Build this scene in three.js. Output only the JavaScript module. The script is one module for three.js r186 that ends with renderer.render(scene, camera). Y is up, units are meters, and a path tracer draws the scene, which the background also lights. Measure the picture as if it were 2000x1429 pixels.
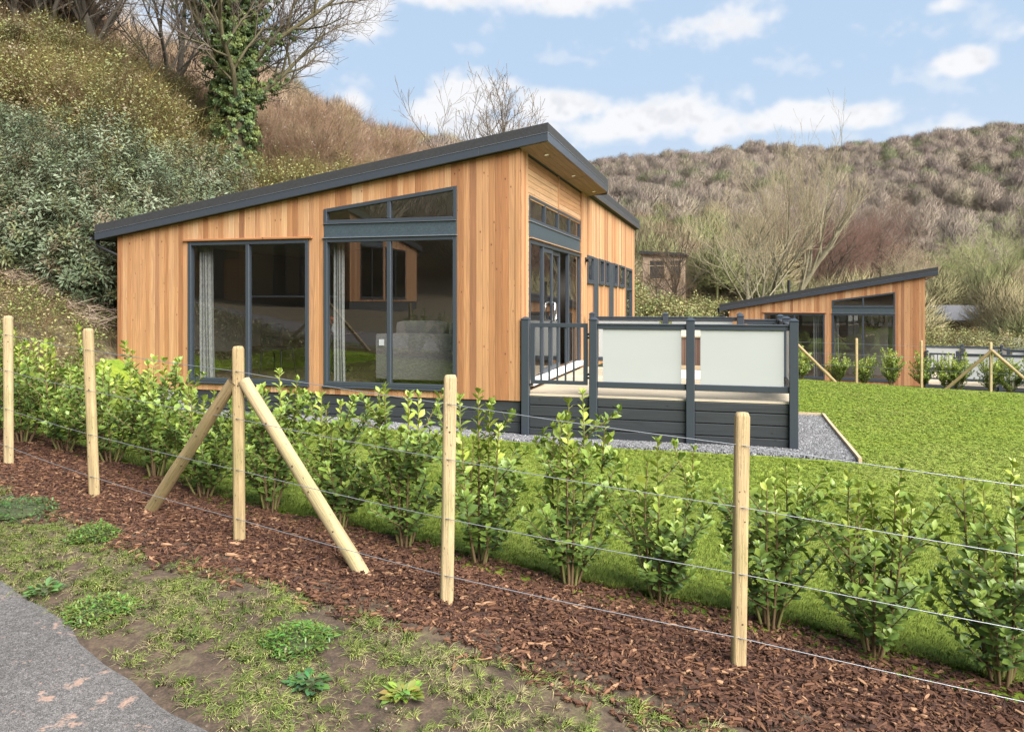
import * as THREE from 'three';
import { mergeGeometries } from 'three/addons/utils/BufferGeometryUtils.js';
import { createNoise2D, createNoise3D } from 'simplex-noise';

// ---------------------------------------------------------------- camera, sky, sun, exposure
const scene = new THREE.Scene();
const camera = new THREE.PerspectiveCamera(50.06, 1024 / 731, 0.05, 4000);
camera.position.set(0, 2.15, 0);
camera.setViewOffset(2000, 1429, 0, 127.5, 2000, 1429);           // shift lens: uprights stay upright

const EXPOSURE = 3.5;
const renderer = new THREE.WebGLRenderer({ antialias: true });
renderer.toneMapping = THREE.LinearToneMapping;
renderer.toneMappingExposure = EXPOSURE;
renderer.shadowMap.enabled = true;

const sun = new THREE.DirectionalLight(new THREE.Color(1.0, 0.955, 0.88), 3.4);
sun.position.set(32, 42, 38);
sun.castShadow = true;
sun.shadow.radius = 105;                                            // veiled sun: very soft shadows
Object.assign(sun.shadow.camera, { left: -40, right: 40, top: 40, bottom: -40, near: 1, far: 160 });
sun.shadow.mapSize.set(2048, 2048);
scene.add(sun);

// seeded random numbers and noise
const rand = (seed) => () => { seed = (seed + 0x6d2b79f5) | 0; let t = Math.imul(seed ^ (seed >>> 15), 1 | seed); t = (t + Math.imul(t ^ (t >>> 7), 61 | t)) ^ t; return ((t ^ (t >>> 14)) >>> 0) / 4294967296; };
const N2 = createNoise2D(rand(11)), N3 = createNoise3D(rand(12));
const { clamp, lerp, smoothstep, degToRad: rad } = THREE.MathUtils;
const fbm2 = (x, y, o = 4) => { let s = 0, a = 0.5; for (let i = 0; i < o; i++) { s += a * N2(x, y); x = x * 2.03 + 5.1; y = y * 2.03 - 3.7; a *= 0.5; } return s; };
const fbm3 = (x, y, z, o = 5) => { let s = 0, a = 0.5; for (let i = 0; i < o; i++) { s += a * N3(x, y, z); x = x * 2.07 + 3.1; y = y * 2.07 - 1.7; z = z * 2.07 + 2.3; a *= 0.52; } return s; };

// computed sky: blue air, a row of low cumulus, broken cloud above
{
  const W = 3072, H = 1536, data = new Float32Array(W * H * 4), r = rand(5);
  const clouds = [                                                  // azimuth (deg, 0 = -z, + to the right), elevation, half sizes
    [-12.2, 19.6, 4.6, 3.4, 1.0], [-14.5, 16.8, 2.6, 1.8, 0.8], [-4.5, 21.6, 6.0, 2.2, 1.1], [3.5, 21.4, 8.5, 2.2, 1.15], [8, 21.6, 5, 1.6, 0.9], [15.6, 18.6, 4.2, 2.2, 0.75], [19.5, 20.8, 4.5, 1.4, 0.7], [12, 22.6, 5, 1.6, 0.7],
    [-11.2, 14.4, 2.0, 1.8, 0.75], [-3.2, 14.3, 3.4, 2.2, 1.25], [-5.2, 13.1, 2.6, 1.9, 1.1], [3.2, 13.9, 3.9, 1.7, 1.2], [-1.5, 12.2, 5, 1.6, 1.1], [0.5, 12, 4.5, 1.6, 0.9], [6.5, 12.0, 3.2, 1.5, 0.9], [11.2, 12.9, 4.2, 2.0, 1.35], [8.5, 12.4, 3, 1.6, 1.1], [14.8, 11.8, 2.4, 1.3, 0.9], [-0.5, 15.4, 1.4, 0.7, 0.7],
    [17.5, 12.1, 2.2, 1.1, 0.7], [20.8, 12.4, 3.6, 1.4, 1.1], [24.5, 12.2, 3.0, 1.2, 1.0], [16.6, 14.2, 1.3, 1.6, 0.45], [30.2, 14.7, 2.0, 1.05, 1.1], [28.6, 11.0, 3.0, 0.9, 0.7], [28.8, 18.2, 1.5, 0.7, 0.5], [33.5, 16.0, 2, 0.6, 0.4],
    [-22, 15, 7, 4.5, 1.1], [-30, 20, 8, 5, 1.0], [-17, 21, 3.5, 3, 0.8]];
  for (let i = 0; i < 70; i++) { const az = 37 + r() * 286; clouds.push([az > 180 ? az - 360 : az, 8 + r() * r() * 30, 3 + r() * 7, 1.3 + r() * 2.4, 0.7 + r() * 0.5]); }
  const row = Array.from({ length: 181 }, () => []);
  for (const c of clouds) for (let e = Math.max(0, Math.floor(c[1] - c[3] * 2)); e <= Math.min(180, Math.ceil(c[1] + c[3] * 2)); e++) row[e].push(c);
  const zen = [0.36, 0.54, 0.80], mid = [0.57, 0.73, 0.93], low = [0.77, 0.86, 0.96];
  for (let y = 0; y < H; y++) {
    const el = ((y + 0.5) / H - 0.5) * 180;
    for (let x = 0; x < W; x++) {
      const o = (y * W + x) * 4; data[o + 3] = 1;
      if (el <= -0.5) { data[o] = 0.17; data[o + 1] = 0.17; data[o + 2] = 0.17; continue; }
      const ph = ((x + 0.5) / W - 0.5) * 2 * Math.PI, ce = Math.cos(rad(el)), dx = Math.cos(ph) * ce, dz = Math.sin(ph) * ce, dy = Math.sin(rad(el));
      let az = Math.atan2(dx, -dz) * 180 / Math.PI;
      const k = clamp(el / 60, 0, 1), k2 = clamp(el / 16, 0, 1);
      const air = [0, 1, 2].map((c) => lerp(lerp(low[c], mid[c], Math.pow(k2, 0.8)), zen[c], Math.pow(k, 1.1)));
      let dens = 0;
      const wob = fbm3(dx * 9, dy * 14, dz * 9, 5), fine = fbm3(dx * 34, dy * 44, dz * 34, 4);
      if (el > 1) for (const c of row[Math.min(180, Math.floor(el))]) {
        let da = az - c[0]; if (da > 180) da -= 360; if (da < -180) da += 360;
        const ex = da * ce / c[2], ey = (el - c[1]) / (el < c[1] ? c[3] * 0.75 : c[3]), q = ex * ex + ey * ey;
        if (q < 4) dens = Math.max(dens, (1.15 - Math.sqrt(q)) * c[4] + wob * 0.6 + fine * 0.26);
      }
      let m = smoothstep(dens, 0.05, 0.78);
      if (el > 22) { const p = 1 / (dy + 0.12), h = fbm3(dx * p * 1.1, 3.3, dz * p * 1.1, 6) + fine * 0.12; m = Math.max(m, smoothstep(h, -0.02, 0.42) * smoothstep(el, 22, 32) * 0.95); }
      m = Math.max(m, 0.35 * smoothstep(wob + fine * 0.4, 0.12, 0.7));
      const thick = smoothstep(dens, 0.35, 1.1), white = [0.95 - 0.13 * thick * smoothstep(fine - wob, -0.2, 0.5), 0.96 - 0.12 * thick * smoothstep(fine - wob, -0.2, 0.5), 0.99 - 0.10 * thick * smoothstep(fine - wob, -0.2, 0.5)];
      for (let c = 0; c < 3; c++) data[o + c] = lerp(air[c], white[c], m) / EXPOSURE;
    }
  }
  const tex = new THREE.DataTexture(data, W, H, THREE.RGBAFormat, THREE.FloatType);
  tex.mapping = THREE.EquirectangularReflectionMapping; tex.magFilter = THREE.LinearFilter; tex.needsUpdate = true;
  scene.background = tex; scene.environment = tex;
}
console.log('sky');

// ---------------------------------------------------------------- helpers
const taken = {};
const numbered = (n) => { taken[n] = (taken[n] ?? -1) + 1; return taken[n] ? n + '_' + String(taken[n]).padStart(3, '0') : n; };
function tag(o, label, category, group, kind) { o.userData = { ...o.userData, label, category }; if (group) o.userData.group = group; if (kind) o.userData.kind = kind; return o; }
function put(name, geo, m, parent) {
  const o = new THREE.Mesh(geo, m); o.name = parent ? name : numbered(name); o.castShadow = o.receiveShadow = true; (parent ?? scene).add(o); return o;
}
function thing(name, label, category, pos = [0, 0, 0], turn = 0, group) {
  const o = new THREE.Group(); o.name = numbered(name); o.position.set(...pos); o.rotation.y = turn; scene.add(o); return tag(o, label, category, group);
}
function copies(name, geo, m, items, parent) {                     // items: [Matrix4, Color?]
  const o = new THREE.InstancedMesh(geo, m, items.length); o.name = parent ? name : numbered(name);
  items.forEach(([t, c], i) => { o.setMatrixAt(i, t); if (c) o.setColorAt(i, c); });
  o.castShadow = o.receiveShadow = true; o.userData.kind = 'stuff'; (parent ?? scene).add(o); return o;
}
const V = (x, y, z) => new THREE.Vector3(x, y, z), col = (r, g, b) => new THREE.Color().setRGB(r, g, b);
const place = (() => { const q = new THREE.Quaternion(), e = new THREE.Euler(), p = V(0, 0, 0), s = V(1, 1, 1); return (x, y, z, rx, ry, rz, sx, sy = sx, sz = sx) => new THREE.Matrix4().compose(p.set(x, y, z), q.setFromEuler(e.set(rx, ry, rz, 'YXZ')), s.set(sx, sy, sz)); })();

// a convex outline in x-y, extruded from z0 to z1, its front and back edges chamfered; uv in metres
function prism(poly, z0, z1, b = 0.003, uo = 0, vo = 0, along = 'y') {
  const n = poly.length; let area = 0;
  for (let i = 0; i < n; i++) { const p = poly[i], q = poly[(i + 1) % n]; area += p[0] * q[1] - q[0] * p[1]; }
  if (area < 0) poly = poly.slice().reverse();
  const inset = (d) => poly.map((p, i) => {
    const a = poly[(i + n - 1) % n], c = poly[(i + 1) % n], u = [p[0] - a[0], p[1] - a[1]], w = [c[0] - p[0], c[1] - p[1]], lu = Math.hypot(...u), lw = Math.hypot(...w);
    const n1 = [-u[1] / lu, u[0] / lu], n2 = [-w[1] / lw, w[0] / lw], k = 1 + n1[0] * n2[0] + n1[1] * n2[1];
    return [p[0] + d * (n1[0] + n2[0]) / k, p[1] + d * (n1[1] + n2[1]) / k];
  });
  const inn = b ? inset(b) : poly, rings = b ? [[inn, z0], [poly, z0 + b], [poly, z1 - b], [inn, z1]] : [[poly, z0], [poly, z1]], pos = [], uv = [];
  const vert = (p, z, side) => { pos.push(p[0], p[1], z); let u = side === 1 ? p[0] : side === 2 ? z : p[0], v = side === 3 ? z : p[1]; if (along === 'x') { const t = u; u = side === 3 ? z : v; v = side === 2 ? z : p[0]; if (side === 1) u = p[1]; } uv.push(u + uo, v + vo); };
  for (let i = 1; i < n - 1; i++) { for (const k of [0, i, i + 1]) vert(inn[k], z1, 1); for (const k of [0, i + 1, i]) vert(inn[k], z0, 1); }
  for (let k = 0; k < rings.length - 1; k++) for (let i = 0; i < n; i++) {
    const [P, z] = rings[k], [Q, w] = rings[k + 1], j = (i + 1) % n, side = Math.abs(poly[j][0] - poly[i][0]) > Math.abs(poly[j][1] - poly[i][1]) ? 3 : 2;
    vert(P[i], z, side); vert(P[j], z, side); vert(Q[j], w, side); vert(P[i], z, side); vert(Q[j], w, side); vert(Q[i], w, side);
  }
  const g = new THREE.BufferGeometry();
  g.setAttribute('position', new THREE.Float32BufferAttribute(pos, 3)); g.setAttribute('uv', new THREE.Float32BufferAttribute(uv, 2)); g.computeVertexNormals(); return g;
}
const rect = (x0, x1, y0, y1) => [[x0, y0], [x1, y0], [x1, y1], [x0, y1]];
const box = (x0, x1, y0, y1, z0, z1, b = 0.003, uo = 0, vo = 0, along = 'y') => prism(rect(x0, x1, y0, y1), z0, z1, b, uo, vo, along);
const merge = (list) => mergeGeometries(list, false);
const ring = (x0, x1, y0, y1, w, z0, z1, b = 0.004) => [box(x0, x0 + w, y0, y1, z0, z1, b), box(x1 - w, x1, y0, y1, z0, z1, b), box(x0 + w, x1 - w, y1 - w, y1, z0, z1, b), box(x0 + w, x1 - w, y0, y0 + w, z0, z1, b)];

// tubes and loose triangles
class MB {
  constructor() { this.p = []; this.n = []; this.u = []; this.i = []; this.c = null; }
  tube(pts, radii, sides = 6, cap = false) {
    const T = V(0, 0, 0), A = V(0, 0, 0), B = V(0, 0, 0), base = this.p.length / 3; let len = 0;
    const up0 = V(0.31, 0.12, 0.94);
    for (let k = 0; k < pts.length; k++) {
      const a = pts[Math.max(0, k - 1)], c = pts[Math.min(pts.length - 1, k + 1)]; T.subVectors(c, a).normalize();
      if (k) len += pts[k].distanceTo(pts[k - 1]);
      A.crossVectors(T, Math.abs(T.dot(up0)) > 0.9 ? V(1, 0, 0) : up0).normalize(); B.crossVectors(T, A);
      for (let s = 0; s <= sides; s++) {
        const f = s / sides * Math.PI * 2, x = Math.cos(f), y = Math.sin(f), nx = A.x * x + B.x * y, ny = A.y * x + B.y * y, nz = A.z * x + B.z * y;
        this.p.push(pts[k].x + nx * radii[k], pts[k].y + ny * radii[k], pts[k].z + nz * radii[k]); this.n.push(nx, ny, nz); this.u.push(s / sides * radii[0] * 6, len);
      }
    }
    const w = sides + 1;
    for (let k = 0; k < pts.length - 1; k++) for (let s = 0; s < sides; s++) { const a = base + k * w + s; this.i.push(a, a + 1, a + w, a + 1, a + w + 1, a + w); }
    if (cap) for (const e of [0, pts.length - 1]) { const a = base + e * w; for (let s = 1; s < sides - 1; s++) this.i.push(a, a + s, a + s + 1); }
    return this;
  }
  tri(a, b, c, n) { const k = this.p.length / 3; for (const v of [a, b, c]) { this.p.push(v.x, v.y, v.z); this.n.push(n.x, n.y, n.z); this.u.push(0, 0); } this.i.push(k, k + 1, k + 2); return this; }
  geo() { const g = new THREE.BufferGeometry(); g.setAttribute('position', new THREE.Float32BufferAttribute(this.p, 3)); g.setAttribute('normal', new THREE.Float32BufferAttribute(this.n, 3)); g.setAttribute('uv', new THREE.Float32BufferAttribute(this.u, 2)); g.setIndex(this.i); return g; }
}

// ---------------------------------------------------------------- textures and materials
function texture(w, h, fn, rx, ry, srgb = true) {                 // fn(x, y) in 0..1 -> [r, g, b] 0..1
  const d = new Uint8Array(w * h * 4);
  for (let y = 0; y < h; y++) for (let x = 0; x < w; x++) { const c = fn(x / w, y / h), o = (y * w + x) * 4; for (let k = 0; k < 3; k++) d[o + k] = clamp(c[k], 0, 1) * 255; d[o + 3] = 255; }
  const t = new THREE.DataTexture(d, w, h); t.wrapS = t.wrapT = THREE.RepeatWrapping; t.magFilter = THREE.LinearFilter; t.repeat.set(1 / rx, 1 / ry);
  if (srgb) t.colorSpace = THREE.SRGBColorSpace; t.needsUpdate = true; return t;
}
const hash = (x, y) => { let n = Math.imul(x, 374761393) + Math.imul(y, 668265263); n = Math.imul(n ^ (n >>> 13), 1274126177); return ((n ^ (n >>> 16)) >>> 0) / 4294967296; };
const loop2 = (x, y, fx, fy, s) => {                               // noise that repeats with the tile, fx by fy cells
  const px = x * fx, py = y * fy, ix = Math.floor(px), iy = Math.floor(py), u = px - ix, v = py - iy, a = u * u * (3 - 2 * u), b = v * v * (3 - 2 * v), k = s * 57;
  const at = (i, j) => hash(((i % fx) + fx) % fx + k, ((j % fy) + fy) % fy + k * 3);
  return lerp(lerp(at(ix, iy), at(ix + 1, iy), a), lerp(at(ix, iy + 1), at(ix + 1, iy + 1), a), b) * 2 - 1;
};
const woodTone = (x, y) => {
  const warp = loop2(x, y, 5, 3, 1) * 0.04, g1 = N2((x + warp) * 150, y * 5), g2 = N2((x + warp * 1.5) * 42 + 9, y * 2.2), g3 = N2((x + warp) * 13 + 4, y * 1.4 + 7);
  const lines = Math.pow(Math.abs(Math.sin((x + warp * 1.6) * 95 + N2(x * 9, y * 1.5) * 2.2)), 4);
  return 0.88 + g1 * 0.045 + g2 * 0.045 + g3 * 0.045 - lines * 0.06;
};
const knots = (() => { const r = rand(19); return Array.from({ length: 9 }, () => [0.05 + 0.9 * r(), 0.02 + 0.96 * r(), 0.35 + r() * 0.9]); })();
const knotAt = (x, y) => { let k = 0; for (const [a, b, s] of knots) { const dx = (x - a) * 0.62 / (0.008 * s), dy = (y - b) * 2.6 / (0.013 * s), q = dx * dx + dy * dy; if (q < 12) k = Math.max(k, q < 1 ? 1 : 0.45 * Math.exp(-(q - 1) * 0.5)); } return k; };
const woodMap = texture(512, 1024, (x, y) => { const t = woodTone(x, y), k = knotAt(x, y); return [t * (1 - 0.45 * k), (t * 0.965 + 0.01) * (1 - 0.58 * k), t * 0.93 * (1 - 0.62 * k)]; }, 0.62, 2.6);
const poleTone = (x, y) => { const s = loop2(x, y, 9, 5, 4), f = N2(x * 60, y * 7), g = N2(x * 22 + 5, y * 3), c = Math.abs(N2(x * 16 + 40, y * 2.4)); return 0.86 + 0.06 * f + 0.07 * g + 0.05 * s - (c < 0.035 ? 0.22 : 0); };
const poleMap = texture(256, 1024, (x, y) => { const t = poleTone(x, y), k = knotAt((x * 0.4) % 1, (y * 0.5 + 0.3) % 1), m = clamp(loop2(x, y, 5, 9, 8), 0, 1) * 0.10; return [t * (1 - m * 1.2) * (1 - 0.4 * k), t * 0.98 * (1 - m * 0.8) * (1 - 0.5 * k), t * 0.95 * (1 - m * 1.3) * (1 - 0.55 * k)]; }, 0.23, 1.5);
const woodBump = texture(512, 1024, (x, y) => { const t = woodTone(x, y); return [t, t, t]; }, 0.62, 2.6, false);
const std = (c, roughness = 0.8, extra = {}) => new THREE.MeshStandardMaterial({ color: col(...c), roughness, ...extra });
const phys = (c, roughness = 0.5, extra = {}) => new THREE.MeshPhysicalMaterial({ color: col(...c), roughness, ...extra });
const wood = (c, roughness = 0.72) => std(c, roughness, { map: woodMap, bumpMap: woodBump, bumpScale: 0.0016 });
const cedar = [[.64, .345, .18], [.54, .265, .125], [.70, .405, .225], [.44, .20, .092], [.74, .47, .29], [.60, .31, .155], [.50, .255, .14], [.68, .37, .19], [.38, .175, .09], [.56, .295, .16], [.72, .44, .25], [.52, .235, .105]].map((c) => wood([c[0] * 0.86, c[1] * 0.885, c[2] * 0.87]));
const speck = texture(256, 256, (x, y) => { const v = 0.88 + 0.1 * loop2(x, y, 40, 40, 3) + 0.05 * (hash(x * 256, y * 256) - 0.5); return [v, v, v]; }, 0.5, 0.5);
const M = {
  slate: std([.036, .045, .058], 0.42), slateBoard: std([.040, .048, .062], 0.55, { map: woodMap, bumpMap: woodBump, bumpScale: 0.0012 }), slatePanel: std([.052, .075, .092], 0.5, { map: speck }),
  felt: std([.035, .036, .040], 0.9, { map: speck, bumpMap: speck, bumpScale: 0.001 }), fascia: std([.040, .048, .062], 0.32), trimAlu: std([.30, .33, .38], 0.35, { metalness: 0.6 }), chrome: std([.75, .75, .76], 0.22, { metalness: 1 }), black: std([.012, .012, .013], 0.45),
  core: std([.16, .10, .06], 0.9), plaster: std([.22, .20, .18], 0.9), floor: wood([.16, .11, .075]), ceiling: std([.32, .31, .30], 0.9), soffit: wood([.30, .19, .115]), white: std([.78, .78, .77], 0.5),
  glass: phys([.88, .90, .91], 0.0, { transmission: 1, thickness: 0, ior: 2.1 }), frosted: phys([.565, .585, .585], 0.62, { transmission: 0.4, thickness: 0, ior: 1.45 }),
  deck: [[.60, .53, .43], [.55, .48, .38], [.64, .58, .48], [.52, .46, .38]].map((c) => wood(c, 0.8)), edging: wood([.62, .50, .36]),
  post: [[.53, .41, .23], [.49, .375, .205], [.56, .45, .27]].map((c) => std(c, 0.8, { map: poleMap, bumpMap: poleMap, bumpScale: 0.003 })), wire: std([.42, .44, .47], 0.4, { metalness: 0.75 }), steel: std([.16, .15, .14], 0.5, { metalness: 0.8 }),
  tub: [[.17, .105, .085], [.20, .125, .10], [.15, .09, .072]].map((c) => wood(c, 0.7)), sofa: std([.21, .195, .185], 0.95, { map: speck }), curtain: std([.30, .30, .29], 0.95, { map: speck }), orange: std([.55, .10, .03], 0.6), darkWood: wood([.10, .065, .045]),
};
console.log('materials');

// ---------------------------------------------------------------- the lie of the land
const survey = [[0, 0, .5], [-2.9, 4.3, .66], [-1.8, 3.4, .58], [-1.1, 2.8, .53], [1, 2.4, .42], [3, 2, .27], [-4.6, 5.6, .80], [-8, 7.2, 1.15], [5, 1, .15], [0, -3, .5], [-6, 0, .85], [6, -3, .15], [-12, 1, 1.3], [-3, -6, .6],
  [-4.07, 6.33, .834], [-2.966, 5.56, .758], [-1.665, 4.78, .679], [-.344, 4.116, .563], [1.061, 3.67, .428], [2.5, 3.2, .30], [4.2, 2.9, .2],
  [-3.4, 7.4, .72], [-1.2, 6.4, .55], [1.2, 5.6, .36], [3, 6, .22], [4.4, 9.9, .11], [3.8, 10.56, .13], [.9, 10.2, .17], [.1, 11.5, .14], [-2.73, 12.36, .27], [-6.8, 13.57, .62], [-5.5, 9.5, .85],
  [-7.65, 13, 1.45], [-8.05, 14.5, 1.85], [-8.5, 13, 1.75], [-7.2, 15.5, 1.3], [-11, 12, 2.1], [-11, 16, 2.5], [-5.0, 16, .9],
  [7.9, 21.9, -.05], [9.2, 20.9, -.05], [10.33, 19.7, -.05], [11.56, 18.9, -.05], [13, 17.6, -.06], [14.5, 27.5, -1.45], [10.5, 30.5, -1.3], [17, 25, -1.5],
  [8, 12, .05], [12, 10, 0], [12, 4, 0], [4, 25, .3], [-3, 26.5, 1.2], [1, 20, .25], [6, 16, .1], [18, 18, -.9], [18, 8, -.3], [5, -8, .2], [-12, -6, 1.2]];
const U = (r2) => (r2 > 1e-12 ? r2 * Math.log(r2) : 0);
const spline = (() => {                                            // thin-plate spline through the survey points
  const n = survey.length, A = [];
  for (let i = 0; i < n + 3; i++) A.push(new Float64Array(n + 4));
  for (let i = 0; i < n; i++) {
    for (let j = 0; j < n; j++) A[i][j] = U((survey[i][0] - survey[j][0]) ** 2 + (survey[i][1] - survey[j][1]) ** 2) + (i === j ? 0.6 : 0);
    A[i][n] = A[n][i] = 1; A[i][n + 1] = A[n + 1][i] = survey[i][0]; A[i][n + 2] = A[n + 2][i] = survey[i][1]; A[i][n + 3] = survey[i][2];
  }
  const m = n + 3;
  for (let k = 0; k < m; k++) {
    let b = k; for (let i = k + 1; i < m; i++) if (Math.abs(A[i][k]) > Math.abs(A[b][k])) b = i;
    [A[k], A[b]] = [A[b], A[k]];
    for (let i = 0; i < m; i++) if (i !== k) { const f = A[i][k] / A[k][k]; if (f) for (let j = k; j <= m; j++) A[i][j] -= f * A[k][j]; }
  }
  const w = A.map((r, i) => r[m] / r[i]);
  return (x, d) => { let s = w[n] + w[n + 1] * x + w[n + 2] * d; for (let i = 0; i < n; i++) s += w[i] * U((x - survey[i][0]) ** 2 + (d - survey[i][1]) ** 2); return s; };
})();
const reach = [14, 20, 30, 45, 70, 100, 150, 200, 250, 350, 500, 1500];
const bearings = [[-180, .5, .8, 2, 5, 12, 20, 33, 44, 50, 58, 60, 60], [-130, 1.2, 1.5, 3, 7, 15, 25, 38, 48, 54, 60, 62, 62], [-90, 1.9, 2, 3, 8, 18, 28, 42, 52, 58, 64, 66, 66], [-60, 2.0, 2.8, 6, 12, 20, 30, 44, 54, 60, 66, 68, 68],
  [-33, 1.9, 3.3, 9, 16, 25, 35, 50, 60, 66, 72, 75, 75], [-26, 1.5, 2.7, 7, 13, 20, 28, 38, 44, 48, 52, 54, 54], [-18, 1, 2.4, 5.5, 10.5, 18.5, 26.5, 37, 43, 46, 50, 52, 52], [-13, .8, 1.5, 3.2, 7, 14, 22, 34, 40, 43, 47, 49, 49], [-9, .7, 1, 2.2, 5, 10.5, 18, 31, 37, 40, 44, 46, 46],
  [-5.6, .5, .7, 1.5, 3.8, 9, 16, 28.5, 35, 38, 43, 45, 45], [0, .3, .4, 1, 2.5, 6, 11.5, 22, 34, 42, 50, 51, 51], [4.9, .15, .2, .2, 1.5, 3.5, 7, 16, 26, 37, 58, 59, 59], [14.65, .1, .05, -.6, .5, 3, 6.5, 17, 29, 40, 61, 62, 62],
  [24.6, 0, -.3, -1.6, -2.2, -1.5, 2, 12, 24, 37, 61, 62, 62], [33, -.1, -.7, -2.2, -3, -2.5, 0, 10, 22, 36, 62, 64, 64], [50, -.2, -1.2, -2.8, -3.5, -3.5, -2, 6, 18, 31, 56, 60, 60], [90, -.4, -1.5, -3, -4, -5, -5, -2, 8, 20, 45, 55, 55], [130, 0, 0, 0, 0, 2, 8, 20, 32, 40, 50, 55, 55], [180, .5, .8, 2, 5, 12, 20, 33, 44, 50, 58, 60, 60]];
const nearTo = [[-180, 10, 18], [-90, 12, 19], [-40, 12, 17], [-24, 13, 18], [-16, 18, 28], [-5, 24, 36], [5, 28, 42], [60, 26, 40], [120, 12, 20], [180, 10, 18]];
const pick = (tab, az, c) => { let i = 1; while (i < tab.length - 1 && tab[i][0] < az) i++; const f = clamp((az - tab[i - 1][0]) / (tab[i][0] - tab[i - 1][0]), 0, 1); return lerp(tab[i - 1][c], tab[i][c], f * f * (3 - 2 * f)); };
function hills(x, d) {
  const r = Math.hypot(x, d), az = Math.atan2(x, d) * 180 / Math.PI; let i = 1; while (i < reach.length - 1 && reach[i] < r) i++;
  const f = clamp((r - reach[i - 1]) / (reach[i] - reach[i - 1]), 0, 1);
  return lerp(pick(bearings, az, i), pick(bearings, az, i + 1), f) + (r > 45 ? fbm2(x * 0.012, d * 0.012, 4) * Math.min(4.5, (r - 45) * 0.035) : 0);
}
function ground(x, d) {
  const r = Math.hypot(x, d), az = Math.atan2(x, d) * 180 / Math.PI, k = smoothstep(r, pick(nearTo, az, 1), pick(nearTo, az, 2));
  return (k < 1 ? spline(x, d) * (1 - k) : 0) + (k > 0 ? hills(x, d) * k : 0);
}

// the lodge's own axes: origin at its near right corner, x along the front, z towards the lane
const LODGE = { x: 0.129, d: 11.6, turn: rad(-15.87) };
const fromLodge = (lx, lz) => { const c = Math.cos(LODGE.turn), s = Math.sin(LODGE.turn); return [LODGE.x + lx * c + lz * s, LODGE.d + lx * s - lz * c]; };

{                                                                  // terrain sheet out to the ridges
  const A = 360, R = []; for (let r = 0.4; r < 1400; r *= r < 60 ? 1.045 : 1.06) R.push(r);
  const pos = [0, ground(0, 0) - 0.07, 0], uv = [0, 0], idx = [], colr = [1, 1, 1];
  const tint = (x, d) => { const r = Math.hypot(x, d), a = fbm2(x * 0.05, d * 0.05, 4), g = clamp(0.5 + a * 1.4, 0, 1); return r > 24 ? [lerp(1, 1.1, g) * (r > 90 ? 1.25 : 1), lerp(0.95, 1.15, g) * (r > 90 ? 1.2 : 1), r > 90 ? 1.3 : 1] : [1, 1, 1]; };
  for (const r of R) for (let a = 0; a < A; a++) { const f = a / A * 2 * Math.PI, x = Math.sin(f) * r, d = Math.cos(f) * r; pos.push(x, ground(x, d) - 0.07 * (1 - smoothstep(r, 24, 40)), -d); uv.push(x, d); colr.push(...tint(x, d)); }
  for (let a = 0; a < A; a++) idx.push(0, 1 + a, 1 + (a + 1) % A);
  for (let k = 0; k < R.length - 1; k++) for (let a = 0; a < A; a++) { const p = 1 + k * A + a, q = 1 + k * A + (a + 1) % A; idx.push(p, p + A, q, q, p + A, q + A); }
  const g = new THREE.BufferGeometry(); g.setAttribute('position', new THREE.Float32BufferAttribute(pos, 3)); g.setAttribute('uv', new THREE.Float32BufferAttribute(uv, 2)); g.setAttribute('color', new THREE.Float32BufferAttribute(colr, 3)); g.setIndex(idx); g.computeVertexNormals();
  const litter = texture(512, 512, (x, y) => { const a = loop2(x, y, 18, 18, 2), b = loop2(x, y, 60, 60, 5), h = hash(x * 512, y * 512), v = 0.42 + 0.10 * a + 0.10 * b + 0.08 * (h - 0.5); return [v, v * (0.88 + 0.05 * a), v * 0.66]; }, 1.4, 1.4);
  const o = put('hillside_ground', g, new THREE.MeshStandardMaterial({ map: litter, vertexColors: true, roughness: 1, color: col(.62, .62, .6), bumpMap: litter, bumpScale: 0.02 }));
  tag(o, 'brown and olive sloping ground of the valley and its hillsides', 'terrain', null, 'structure');
}

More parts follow.
